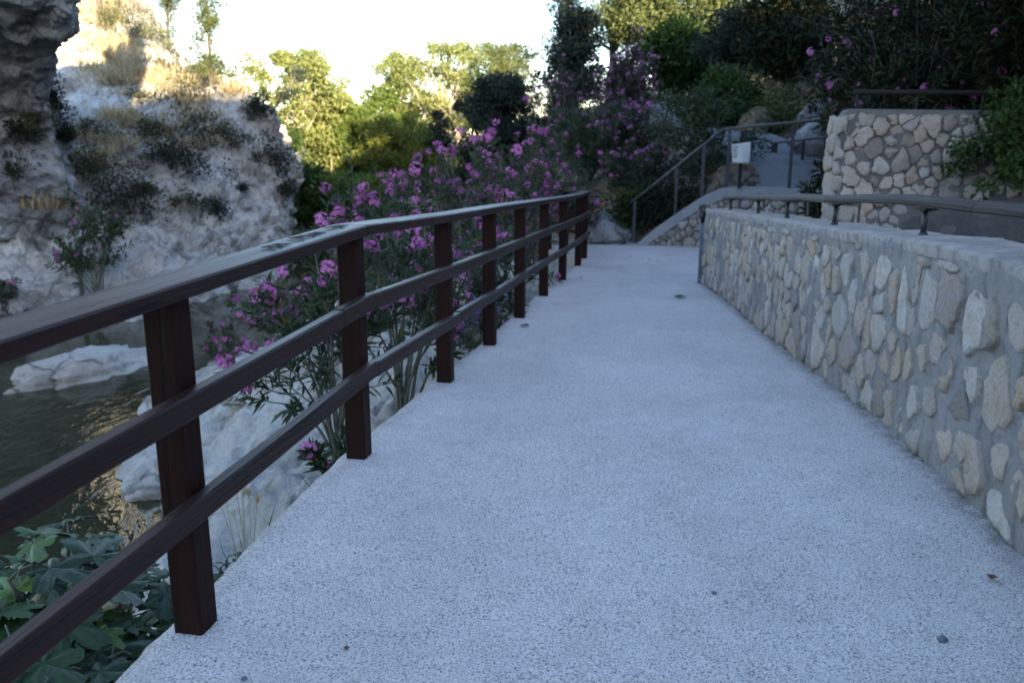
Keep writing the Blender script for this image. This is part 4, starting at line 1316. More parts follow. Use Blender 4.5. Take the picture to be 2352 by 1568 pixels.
pc = at(1395, 545, 15.6); boulder((pc.x, pc.y + .3, pc.z - 0.25), (0.85, 0.6, 0.65), 'grey sloping boulder between the landing and the ramp railing', 1.4, 'cliff_rock', R(20))
pc = at(1885, 325, 16.4); boulder(pc, (0.5, 0.5, 0.45), 'large grey boulder beside the ramp under the steel handrail', 3.9, 'cliff_rock', R(15))
pc = at(1800, 270, 20.6); boulder(pc, (0.45, 0.4, 0.35), 'rounded brown grey boulder above the ramp bend', 6.6, 'dirt_hill', R(70))
pc = at(1890, 265, 17.8); boulder(pc, (0.5, 0.4, 0.25), 'long grey boulder half buried below the dark oleanders', 4.7, 'cliff_rock', R(0))
pc = at(1740, 290, 19.5); boulder(pc, (0.4, 0.4, 0.35), 'small brown grey boulder at the ramp edge behind the railing corner', 9.2, 'dirt_hill', R(40))
pc = at(1690, 415, 15.3); boulder((pc.x, pc.y, pc.z - .1), (0.5, 0.4, 0.4), 'grey broken boulder under the green shrub behind the ramp coping', 2.9, 'dirt_hill', R(0))
# low wall of blocks far beyond the flowers
blkw = thing('block_wall', at(965, 480, 30), 'low pale block wall far beyond the pink flowers', 'wall')
for k, (px, py) in enumerate([(945, 462), (978, 464), (945, 474), (972, 476), (1000, 466), (1004, 477)]):
    c = at(px, py, 30); mb = MB(); mb.box(c, (0.24, 0, 0), (0, 0.2, 0), (0, 0, 0.085)); part('stone_block', mb, M['limestone'], blkw)

# puddle in a hollow of the near bank, mirroring the sunlit trees
pc = hit(545, 922)
if pc:
    th = np.linspace(0, 2 * math.pi, 25)[:-1]
    V = [(pc.x, pc.y, pc.z + 0.035)] + [(pc.x + 0.20 * math.cos(t) * (1 + .2 * math.sin(3 * t)), pc.y + 0.34 * math.sin(t) * (1 + .15 * math.cos(2 * t + 1)), pc.z + 0.035) for t in th]
    tag(link('puddle', make_mesh('puddle', V, None, [[0, k + 1, (k + 1) % 24 + 1] for k in range(24)]), M['water']), 'small puddle in a hollow of the pale river bank rock', 'puddle')

# ------------------------------------------------------------------ plants
def unit(v): return v / (np.linalg.norm(v, axis=-1, keepdims=True) + 1e-9)
def leaves(mb, P, D, Ln, W, rs, fold=0.25, two=False):
    """leaf blades: pointed kites from P along D, slightly drooping at the tip"""
    n = len(P)
    if n == 0: return
    D = unit(D)
    rnd = rs.normal(size=(n, 3)); rnd[:, 2] += 1.2
    S = unit(np.cross(D, rnd)); Nn = unit(np.cross(S, D))
    Ln = np.broadcast_to(Ln, (n,))[:, None]; W = np.broadcast_to(W, (n,))[:, None]
    if two:   # lance-shaped, six points
        A = P; B1 = P + D * Ln * 0.33 + S * W * 0.5 + Nn * W * fold; B2 = P + D * Ln * 0.33 - S * W * 0.5 + Nn * W * fold
        C1 = P + D * Ln * 0.66 + S * W * 0.42 + Nn * (W * fold - Ln * 0.03); C2 = P + D * Ln * 0.66 - S * W * 0.42 + Nn * (W * fold - Ln * 0.03)
        T = P + D * Ln - Nn * Ln * 0.10
        V = np.stack([A, B1, C1, T, C2, B2], 1).reshape(-1, 3)
        i = np.arange(n)[:, None] * 6
        mb.add(V, np.concatenate([i + np.array([[0, 1, 2, 5]]), i + np.array([[5, 2, 3, 4]])]))
    else:
        A = P; B1 = P + D * Ln * 0.5 + S * W * 0.5 + Nn * W * fold; T = P + D * Ln - Nn * Ln * 0.12; B2 = P + D * Ln * 0.5 - S * W * 0.5 + Nn * W * fold
        V = np.stack([A, B1, T, B2], 1).reshape(-1, 3)
        mb.add(V, (np.arange(n)[:, None] * 4 + np.array([[0, 1, 2, 3]])))
def bez(a, c, b, n):
    t = np.linspace(0, 1, n)[:, None]
    return a * (1 - t) ** 2 + 2 * c * t * (1 - t) + b * t ** 2

def blossom_mesh(rs, nfl, r):
    """a head of nfl five-petalled flowers"""
    mb = MB()
    for k in range(nfl):
        d = unit(rs.normal(size=3) + np.array([0, 0, 0.8])); c = d * r * rs.uniform(0.55, 1.0)
        a = unit(np.cross(d, rs.normal(size=3))); b = np.cross(d, a)
        pr = r * rs.uniform(0.24, 0.36)
        for j in range(5):
            t = 2 * math.pi * j / 5; e = a * math.cos(t) + b * math.sin(t); f = -a * math.sin(t) + b * math.cos(t)
            mb.add([c, c + e * pr * .7 + f * pr * .42 + d * pr * .2, c + e * pr * 1.05 + d * pr * .1, c + e * pr * .7 - f * pr * .42 + d * pr * .2], [[0, 1, 2, 3]])
    return mb.mesh('blossom')
_rs = np.random.RandomState(77)
BLOSSOM = [blossom_mesh(_rs, n, 0.062) for n in (22, 18, 15, 20)]
for m_ in BLOSSOM: m_.materials.append(M['petal'])
BLOSSOM_F = []
for m_ in BLOSSOM:
    c_m = m_.copy(); c_m.materials.clear(); c_m.materials.append(M['faded_petal']); BLOSSOM_F.append(c_m)

def oleander(base, h, spread, nst, label, seed, leaf='oleander_leaf', lean=(0, 0), flower=0.5, fsize=1.0, leaf_len=0.13, leaf_w=0.021, twigs=5, per=22, faded=False, group=None, name='oleander', cat='oleander', lo=0.45, bare=0.35, fmax=170, two=True):
    rs = np.random.RandomState(seed)
    t = thing(name, base, label, cat, group)
    b0 = np.zeros(3)
    sm, lm = MB(), MB()
    tips = []
    for k in range(nst):
        az = rs.uniform(0, 2 * math.pi); rad = spread * math.sqrt(rs.uniform(0.02, 1))
        hh = h * rs.uniform(lo, 1.0) * (1 - 0.28 * (rad / spread) ** 2)
        tip = np.array([rad * math.cos(az) + lean[0] * hh, rad * math.sin(az) + lean[1] * hh, hh])
        st = np.array([rs.normal() * 0.07 * spread, rs.normal() * 0.07 * spread, 0])
        ctrl = st * 0.5 + np.array([tip[0] * 0.28, tip[1] * 0.28, hh * 0.62])
        C = bez(st, ctrl, tip, 8)
        sm.tube(C, np.linspace(0.007 + 0.004 * h, 0.004, 8), 5, cap=False)
        for j in range(twigs):
            u = rs.uniform(bare, 0.95)
            o = bez(st, ctrl, tip, 21)[int(u * 20)]
            dirn = unit(tip - ctrl + rs.normal(size=3) * 0.55 * np.linalg.norm(tip - ctrl))
            ln = h * rs.uniform(0.10, 0.26)
            e = o + dirn * ln + np.array([0, 0, 0.25 * ln])
            c2 = bez(o, o + dirn * ln * 0.5, e, 5)
            sm.tube(c2, np.linspace(0.005, 0.003, 5), 4, cap=False)
            tips.append((c2, e))
        tips.append((C[4:], tip))
    Ps, Ds = [], []
    for c2, e in tips:
        n = max(4, int(per * rs.uniform(0.6, 1.25)))
        u = rs.uniform(0.15, 1.0, n) ** 0.7 * (len(c2) - 1)
        i = np.minimum(u.astype(int), len(c2) - 2); f = (u - i)[:, None]
        p = c2[i] * (1 - f) + c2[i + 1] * f
        ax = unit(c2[i + 1] - c2[i])
        d = unit(rs.normal(size=(n, 3)))
        d = unit(d - ax * (d * ax).sum(1, keepdims=True)) + ax * rs.uniform(0.3, 1.1, (n, 1))
        Ps.append(p); Ds.append(d)
    P, D = np.concatenate(Ps), np.concatenate(Ds)
    leaves(lm, P, D, leaf_len * rs.uniform(0.6, 1.15, len(P)), leaf_w * rs.uniform(0.8, 1.2, len(P)), rs, 0.2, two)
    link('stems', sm.mesh('stems', True), M['stem'], t)
    link('foliage', lm.mesh('foliage'), M[leaf], t)
    cnt = 0
    order = sorted(range(len(tips)), key=lambda i: -tips[i][1][2] + rs.uniform(0, 0.9 * h))
    for i in order:
        if cnt >= fmax: break
        if rs.uniform() < flower:
            o = link('blossom', (BLOSSOM_F if faded else BLOSSOM)[rs.randint(4)], None, t)
            o.location = tips[i][1] + np.array([0, 0, 0.02]) + rs.normal(size=3) * 0.01
            o.rotation_euler = (rs.uniform(-.6, .6), rs.uniform(-.6, .6), rs.uniform(0, 6.28))
            s = fsize * rs.uniform(0.55, 1.25); o.scale = (s, s, s * rs.uniform(.8, 1.1)); cnt += 1
    return t

def crown_leaves(rs, centers, clump_r, per, ln, w, up=0.2, droop=0.0, needle=False):
    mb = MB()
    C = np.repeat(centers, per, 0); n = len(C)
    cr = np.repeat(np.broadcast_to(clump_r, (len(centers),)), per)[:, None]
    off = rs.normal(size=(n, 3)); off = unit(off) * (rs.uniform(0, 1, (n, 1)) ** 0.45) * cr
    P = C + off * np.array([1, 1, 0.75])
    D = unit(off) + rs.normal(size=(n, 3)) * 0.7 + np.array([0, 0, up - droop])
    leaves(mb, P, D, ln * rs.uniform(0.6, 1.3, n), w * rs.uniform(0.7, 1.3, n), rs, 0.2)
    return mb
def tree(base, h, label, seed, kind, width, crown_from=0.35, leaf='holm_leaf', bark='bark', trunk_r=0.12, nclump=60, clump_r=0.5, per=60, ln=0.12, w=0.05, lean=(0, 0), shape='round', limbs=10, name='tree', cat='tree', group=None, up=0.2, droop=0.0, flat=1.0, limb_r=0.35):
    rs = np.random.RandomState(seed)
    per = int(per * 2.3); ln *= 1.25; w *= 1.35
    t = thing(name, base, label, cat, group)
    cz0 = h * crown_from
    cs = []
    tries = 0
    while len(cs) < nclump and tries < 9000:
        tries += 1
        z = rs.uniform(cz0, h); f = (z - cz0) / (h - cz0)
        if shape == 'round': r = math.sqrt(max(0, 1 - (2 * f - 1) ** 2))
        elif shape == 'cone': r = (1 - f) ** 0.8 * min(1, f * 6 + 0.4)
        elif shape == 'vase': r = 0.35 + 0.65 * math.sin(math.pi * min(1, f * 0.75 + 0.12))
        elif shape == 'tall': r = math.sin(math.pi * (0.12 + 0.80 * f)) ** 0.7
        elif shape == 'pine': r = (0.55 + 0.45 * math.sin(f * 17 + seed)) * (1 - f) ** 0.5 + 0.12
        else: r = 1
        r *= width
        az = rs.uniform(0, 6.283); rr_ = r * math.sqrt(rs.uniform(0.05, 1)) * (0.95 + 0.75 * noise.noise(Vector((math.cos(az) * 1.4 + seed, math.sin(az) * 1.4, f * 2.6)))) + rs.normal() * 0.09 * width
        cs.append((rr_ * math.cos(az) + lean[0] * z, rr_ * math.sin(az) + lean[1] * z, z))
    cs = np.array(cs)
    tm = MB()
    zs = np.linspace(0, h * 0.92, 9)
    tp = np.stack([lean[0] * zs + 0.06 * h * 0.1 * np.sin(zs * 1.3 + seed), lean[1] * zs + 0.05 * h * 0.1 * np.cos(zs * 1.1 + seed), zs], 1); tp[0, :2] = 0
    tm.tube(tp, np.linspace(trunk_r, trunk_r * 0.18, 9), 7)
    for i in rs.choice(len(cs), min(limbs, len(cs)), replace=False):
        c = cs[i]
        zo = max(h * crown_from * 0.55, c[2] - rs.uniform(0.15, 0.4) * h * (1.6 if shape in ('vase', 'tall') else 1))
        zo = min(zo, h * 0.8)
        o = np.array([np.interp(zo, zs, tp[:, 0]), np.interp(zo, zs, tp[:, 1]), zo])
        C = bez(o, o * 0.4 + c * 0.6 + np.array([0, 0, -0.12 * (c[2] - zo)]) * (1 if shape != 'vase' else -1), c, 6)
        tm.tube(C, np.linspace(trunk_r * limb_r, trunk_r * 0.07, 6), 5, cap=False)
    link('trunk', tm.mesh('trunk', True), M[bark], t)
    mb = crown_leaves(rs, cs, clump_r * rs.uniform(0.45, 1.35, len(cs)), per, ln, w, up, droop)
    link('crown', mb.mesh('crown'), M[leaf], t)
    return t
def shrub(base, size, label, seed, leaf='scrub_leaf', nclump=16, per=70, ln=0.11, w=0.035, name='shrub', cat='shrub', group=None, up=0.3, droop=0.0):
    """size: (half width, half depth, height)"""
    rs = np.random.RandomState(seed)
    t = thing(name, base, label, cat, group)
    d = unit(rs.normal(size=(nclump, 3))); d[:, 2] = abs(d[:, 2])
    c = d * (rs.uniform(0.25, 1, (nclump, 1)) ** 0.5) * np.array([size[0], size[1], size[2]]) * 0.82
    c *= 1 + 0.25 * rs.normal(size=(nclump, 1))
    c[:, 2] = np.maximum(c[:, 2], 0.05 * size[2])
    sm = MB()
    for k in range(min(nclump, 9)):
        C = bez(np.zeros(3) - np.array([0, 0, .1]), c[k] * np.array([.3, .3, .6]), c[k], 5); sm.tube(C, np.linspace(0.022 * size[2] + .006, 0.005, 5), 4, cap=False)
    link('stems', sm.mesh('stems', True), M['bark'], t)
    mb = crown_leaves(rs, c, 0.36 * (size[0] + size[2]) / 2 * rs.uniform(.7, 1.2, nclump) + 0.03, per, ln, w, up, droop)
    link('foliage', mb.mesh('foliage'), M[leaf], t)
    return t

def P3(px, py, Y): return at(px, py, Y)
# --- oleanders along the river side of the fence
def bank_base(px, py, Y):
    p = at(px, py, Y); z = drop(p.x, p.y, p.z, top=0.6)
    return Vector((p.x, p.y, min(z, p.z + 0.4)))
oleander(bank_base(770, 1010, 5.1), 1.62, 0.52, 12, 'pink oleander with thin bare stems on white rock beside the second fence post', 101, lean=(-0.10, 0.06), flower=0.42, fsize=0.95, twigs=5, per=24, bare=0.5, leaf_len=0.12)
oleander(bank_base(930, 900, 6.3), 1.75, 0.62, 14, 'pink oleander between the second and third fence posts, flowers above the lower rails', 102, lean=(-0.05, 0.05), flower=0.40, fsize=0.95, twigs=5, per=22, bare=0.45)
oleander(bank_base(1075, 800, 7.6), 1.55, 0.62, 14, 'pink oleander close behind the third and fourth fence posts', 103, lean=(-0.03, 0.0), flower=0.36, fsize=0.95, twigs=5, per=22)
oleander(bank_base(870, 640, 10.5), 2.15, 0.85, 24, 'tall pink oleander with dense flower heads above the rail bend', 104, lean=(0.02, 0), flower=0.62, fsize=1.35, twigs=5, per=20)
oleander(bank_base(1090, 620, 11.5), 2.3, 1.15, 28, 'broad pink oleander above the curving top rail, widest of the fence row', 105, flower=0.55, fsize=1.35, twigs=5, per=20)
oleander(bank_base(1215, 600, 13.4), 2.6, 1.0, 22, 'pink oleander with long flowering shoots above the far end of the fence', 106, flower=0.45, fsize=1.35, twigs=5, per=20)
oleander(bank_base(1170, 640, 9.6), 1.35, 0.7, 12, 'low pink oleander behind the fifth and sixth fence posts', 107, flower=0.32, fsize=0.95, twigs=4, per=20)
oleander(bank_base(980, 640, 9.0), 1.5, 0.75, 13, 'leafy dark oleander in the middle of the fence row with few flowers', 108, flower=0.28, fsize=1.0, twigs=5, per=24)
oleander(bank_base(755, 1075, 4.5), 0.42, 0.17, 6, 'small oleander shoot with one pink flower head at the foot of the second fence post', 109, flower=0.10, fsize=0.8, twigs=3, per=18, bare=0.2, fmax=2, leaf_len=0.10)
oleander(bank_base(640, 760, 12.0), 1.1, 0.55, 10, 'pink oleander at the water edge left of the second fence post', 110, flower=0.5, fsize=1.25, twigs=4, per=20)
# across the river and on the island
p = on_level(512, 850, WATER); oleander((p.x, p.y, WATER), 0.85, 0.42, 8, 'small oleander growing in the water beside the rock island', 111, flower=0.3, fsize=1.2, twigs=4, per=18, leaf_len=.12)
p = hit(225, 700); oleander(p, 2.3, 0.95, 14, 'leaning oleander with bare grey stems on the far pale ledge', 112, lean=(0.22, 0), flower=0.12, fsize=1.2, twigs=5, per=22, bare=0.55, leaf_len=.15, leaf_w=.03)
p = hit(190, 690); oleander(p, 2.5, 0.35, 6, 'slender upright oleander left of the leaning one on the far ledge', 113, lean=(-0.02, 0), flower=0.2, fsize=1.2, twigs=5, per=22, bare=0.3, leaf_len=.15, leaf_w=.03)
p = hit(40, 775) or at(40, 775, 15.8); oleander(p, 0.6, 0.4, 7, 'small flowering oleander at the far water edge by the left frame', 114, flower=0.35, fsize=1.2, twigs=4, per=16)
p = hit(5, 715) or at(5, 715, 16); oleander(p, 0.75, 0.45, 8, 'oleander tuft on the far ledge above the water, cut by the picture edge', 115, flower=0.3, fsize=1.2, twigs=4, per=16)

# --- oleanders and shrubs on the slope beyond the fence end
def ground_at(px, Y, guess=400):
    """the foot of a plant seen in column px at distance Y"""
    p = at(px, guess, Y)
    return Vector((p.x, p.y, drop(p.x, p.y, p.z, top=40)))
def OL(px, Y, top, half, label, seed, nst=28, **kw):
    b = ground_at(px, Y); h = max(0.8, at(px, top, Y).z - b.z - 0.05)
    kw.setdefault('twigs', 6); kw.setdefault('per', 26); kw.setdefault('fsize', 1.2)
    return oleander(b, h, half / 1898.0 * Y, nst, label, seed, **kw)
def TR(px, Y, top, half, label, seed, leaf, n=70, cr=0.45, per=40, ln=0.14, w=0.07, low=None, px0=None, **kw):
    b = ground_at(px if px0 is None else px0, Y); h = max(1.0, at(px, top, Y).z - b.z - cr * 0.6)
    hw = max(0.3, half / 1898.0 * Y * 1.12 - 0.3 * cr)
    if low is not None: kw['crown_from'] = min(0.8, max(0.03, (at(px, low, Y).z - b.z) / h))
    if px0 is not None: kw['lean'] = ((at(px, 200, Y).x - b.x) / h, 0)
    return tree(b, h, label, seed, '', hw, leaf=leaf, nclump=n, clump_r=cr, per=per, ln=ln, w=w, **kw)
OL(1300, 15.8, 380, 90, 'pink oleander low behind the fence corner', 121, 28, flower=0.30)
OL(1230, 15.0, 290, 70, 'pink oleander with long shoots against the round dark evergreen', 127, 18, flower=0.35)
OL(1450, 16.8, 310, 95, 'large pink oleander left of the ramp railing', 122, 40, flower=0.52, fsize=1.0)
OL(1430, 18.8, 200, 95, 'tall pink oleander in the middle of the slope with bright flower heads', 123, 44, flower=0.60, fsize=1.05)
OL(1425, 22.0, 82, 85, 'high faded oleander with dusty mauve flowers on the slope', 124, 44, leaf='faded_leaf', flower=0.62, fsize=1.3, faded=True, leaf_len=.16, leaf_w=.03)
OL(1280, 23.0, 150, 50, 'faded mauve oleander beside the round dark evergreen', 125, 24, leaf='faded_leaf', flower=0.6, fsize=1.3, faded=True, leaf_len=.16, leaf_w=.03)
OL(1345, 18.0, 250, 70, 'mixed oleander with pink and brown heads between the two big ones', 126, 30, flower=0.35, fsize=1.1, faded=True)
OL(1340, 20.5, 210, 70, 'dark green oleander almost without flowers behind the mixed one', 128, 30, flower=0.06, fsize=1.1)
shrub(ground_at(1468, 16.0), (0.42, 0.4, 0.85), 'bright yellow green shrub among the pink oleanders', 131, 'green_leaf', 16, 90, 0.10, 0.04)
TR(1600, 16.2, 195, 115, 'dark green pomegranate shrub hanging over the ramp railing', 132, 'oleander_leaf', 80, 0.26, 30, 0.075, 0.028, low=420, trunk_r=0.05, limbs=26, name='shrub', cat='shrub')
shrub(ground_at(1550, 15.5), (0.9, 0.4, 1.0), 'dark undergrowth shrub under the sloping handrail', 133, 'dark_leaf', 30, 90, 0.10, 0.035)
shrub(ground_at(1470, 15.9), (0.8, 0.4, 0.7), 'dark low shrub at the foot of the sloping handrail', 130, 'dark_leaf', 26, 90, 0.10, 0.035)
TR(1550, 27.0, 45, 95, 'leafy green tree on the upper slope above the ramp bend', 134, 'ivy_leaf', 110, 0.5, 42, 0.14, 0.06, low=200)
TR(1470, 31.0, -30, 85, 'sunlit olive green tree on the skyline right of the pine', 135, 'pine_leaf', 100, 0.55, 42, 0.17, 0.05, low=90)
TR(1625, 30.0, -50, 85, 'olive tree with a thin crown high on the right slope', 136, 'pine_leaf', 90, 0.55, 42, 0.16, 0.05, low=110)
TR(1700, 24.0, 10, 90, 'dark leafy tree behind the dry broom on the right slope', 146, 'holm_leaf', 100, 0.45, 42, 0.13, 0.055, low=150)
TR(1800, 21.5, -40, 110, 'dark tree closing the top of the view behind the oleander hedge', 147, 'dark_leaf', 120, 0.45, 44, 0.13, 0.05, low=170)
TR(1650, 20.5, 150, 60, 'green bush on the bank over the ramp, right of the pomegranate', 148, 'ivy_leaf', 50, 0.35, 42, 0.10, 0.045, low=300, name='shrub', cat='shrub')
shrub(ground_at(1690, 22.5), (0.9, 0.7, 1.5), 'dry beige broom shrub on the slope above the ramp', 137, 'dry_grass', 24, 90, 0.24, 0.010, up=1.0)
shrub(ground_at(1740, 21.5), (0.7, 0.6, 1.1), 'second dry broom shrub lower on the slope, nearer the hedge', 138, 'dry_grass', 18, 90, 0.22, 0.010, up=1.0)
shrub(ground_at(1790, 19.5), (0.8, 0.6, 0.9), 'green shrub with thin shoots on the bank above the ramp', 139, 'ivy_leaf', 22, 80, 0.12, 0.03, up=.6)
shrub(ground_at(1870, 17.6), (0.6, 0.5, 0.5), 'low olive shrub on the bank among the grey boulders', 140, 'scrub_leaf', 18, 80, 0.12, 0.02, up=.6)
# pines and oaks on the skyline
TR(1298, 27.5, -60, 92, 'tall grey green pine standing on the skyline at the right of the sky gap', 141, 'grey_pine_leaf', 130, 0.36, 26, 0.13, 0.022, low=170, trunk_r=0.15, shape='pine', limbs=24, name='pine_tree', cat='pine tree', up=.5)
TR(1400, 33.0, -110, 105, 'sunlit yellow green pine behind the grey one', 142, 'pine_leaf', 130, 0.5, 26, 0.16, 0.025, low=110, trunk_r=0.18, shape='pine', limbs=24, name='pine_tree', cat='pine tree', up=.5)
TR(1322, 25.5, 22, 42, 'small dark holm oak in front of the skyline pine', 143, 'holm_leaf', 50, 0.34, 40, 0.10, 0.05, low=115)
TR(1312, 25.0, 95, 62, 'low dark holm oak left of the small oak', 144, 'holm_leaf', 60, 0.36, 40, 0.10, 0.05, low=230)
TR(1150, 25.0, 165, 92, 'round dense dark evergreen standing in shade left of the oleanders', 145, 'holm_leaf', 130, 0.30, 55, 0.085, 0.04, low=330, droop=0.3)
# --- sunlit trees across the valley
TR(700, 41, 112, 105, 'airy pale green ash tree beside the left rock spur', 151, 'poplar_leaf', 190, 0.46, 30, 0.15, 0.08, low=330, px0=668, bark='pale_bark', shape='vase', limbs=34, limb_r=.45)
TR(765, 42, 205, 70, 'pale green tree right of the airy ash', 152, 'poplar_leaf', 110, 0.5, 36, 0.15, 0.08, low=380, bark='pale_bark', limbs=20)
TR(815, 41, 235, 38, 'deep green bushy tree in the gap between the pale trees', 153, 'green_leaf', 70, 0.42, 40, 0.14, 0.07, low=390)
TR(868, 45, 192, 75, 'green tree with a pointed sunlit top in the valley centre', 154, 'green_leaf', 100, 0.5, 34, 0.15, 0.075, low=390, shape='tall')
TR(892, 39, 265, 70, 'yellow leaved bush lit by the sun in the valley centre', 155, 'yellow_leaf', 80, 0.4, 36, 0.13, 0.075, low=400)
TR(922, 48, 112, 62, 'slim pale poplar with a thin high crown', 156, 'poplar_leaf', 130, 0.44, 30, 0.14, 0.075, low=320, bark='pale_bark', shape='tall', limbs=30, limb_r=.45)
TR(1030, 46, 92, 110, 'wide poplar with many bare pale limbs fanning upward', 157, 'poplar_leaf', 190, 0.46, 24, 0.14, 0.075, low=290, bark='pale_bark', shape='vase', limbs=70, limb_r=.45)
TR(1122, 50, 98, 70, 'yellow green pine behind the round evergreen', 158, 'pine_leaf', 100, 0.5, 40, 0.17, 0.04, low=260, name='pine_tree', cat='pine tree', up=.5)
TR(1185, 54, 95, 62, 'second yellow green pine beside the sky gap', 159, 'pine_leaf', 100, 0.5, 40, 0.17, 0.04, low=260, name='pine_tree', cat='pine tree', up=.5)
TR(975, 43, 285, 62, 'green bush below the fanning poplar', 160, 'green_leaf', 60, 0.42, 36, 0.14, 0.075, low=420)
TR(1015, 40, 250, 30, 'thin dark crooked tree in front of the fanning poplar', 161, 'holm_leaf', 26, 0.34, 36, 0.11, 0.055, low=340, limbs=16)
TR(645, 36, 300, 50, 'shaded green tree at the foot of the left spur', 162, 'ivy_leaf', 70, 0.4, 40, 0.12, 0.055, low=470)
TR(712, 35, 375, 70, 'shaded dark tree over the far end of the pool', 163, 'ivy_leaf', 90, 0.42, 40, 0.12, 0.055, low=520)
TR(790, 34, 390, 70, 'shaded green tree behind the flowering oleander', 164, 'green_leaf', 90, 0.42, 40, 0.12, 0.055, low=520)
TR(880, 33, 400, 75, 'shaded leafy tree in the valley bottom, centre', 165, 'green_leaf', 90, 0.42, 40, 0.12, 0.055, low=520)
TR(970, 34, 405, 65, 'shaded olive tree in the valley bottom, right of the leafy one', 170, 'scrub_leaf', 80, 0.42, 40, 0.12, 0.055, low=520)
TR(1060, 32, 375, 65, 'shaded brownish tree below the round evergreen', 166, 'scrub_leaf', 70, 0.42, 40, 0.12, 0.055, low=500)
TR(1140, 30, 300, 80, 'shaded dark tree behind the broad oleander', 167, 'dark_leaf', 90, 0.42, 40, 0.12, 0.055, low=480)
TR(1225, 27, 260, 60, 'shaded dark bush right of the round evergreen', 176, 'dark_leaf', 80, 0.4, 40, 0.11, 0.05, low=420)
TR(790, 62, 250, 130, 'green tree farther back in the valley, left of centre', 168, 'green_leaf', 110, 0.8, 40, 0.2, 0.1, low=400)
TR(990, 66, 215, 150, 'green tree farthest back in the valley, right of centre', 169, 'pine_leaf', 130, 0.85, 40, 0.2, 0.1, low=400)

# --- left hill: pines, scrub, dry grass
def hillp(px, py): return hit(px, py) or at(px, py, 28)
p = hillp(476, 205); p = p + Vector((0, 0.3, -0.2))
tree(p, at(500, -20, p.y).z - p.z, 'slender pine with flat boughs on the crest of the left hill', 171, '', 1.25, 0.16, 'pine_leaf', 'bark', 0.06, 46, 0.32, 42, 0.13, 0.022, (0.04, 0), 'pine', 36, name='pine_tree', cat='pine tree', up=.4)
p = hillp(388, 120); tree(p, at(410, -60, p.y).z - p.z, 'thin sunlit pine left of the slender one on the hill crest', 172, '', 1.6, 0.15, 'pine_leaf', 'bark', 0.07, 46, 0.38, 38, 0.15, 0.022, (0.06, 0), 'pine', 34, name='pine_tree', cat='pine tree', up=.4)
p = hillp(232, 40); tree(p, 5.5, 'pine with a bare lower trunk at the top of the left hill', 173, '', 1.6, 0.45, 'pine_leaf', 'bark', 0.12, 40, 0.6, 55, 0.16, 0.03, (0.0, 0), 'pine', 16, name='pine_tree', cat='pine tree')
p = hillp(272, 38); tree(p, 5.2, 'second pine with a bare trunk, just right of the first one at the hill top', 174, '', 1.5, 0.45, 'pine_leaf', 'bark', 0.11, 40, 0.6, 55, 0.16, 0.03, (0.02, 0), 'pine', 16, name='pine_tree', cat='pine tree')
p = hillp(615, 262); tree(p + Vector((0, .3, 0)), 1.25, 'small dark pine leaning out from the end of the rock spur', 175, '', 0.38, 0.35, 'grey_pine_leaf', 'bark', 0.04, 11, 0.17, 34, 0.11, 0.02, (0.75, 0), 'round', 11, name='pine_tree', cat='pine tree')
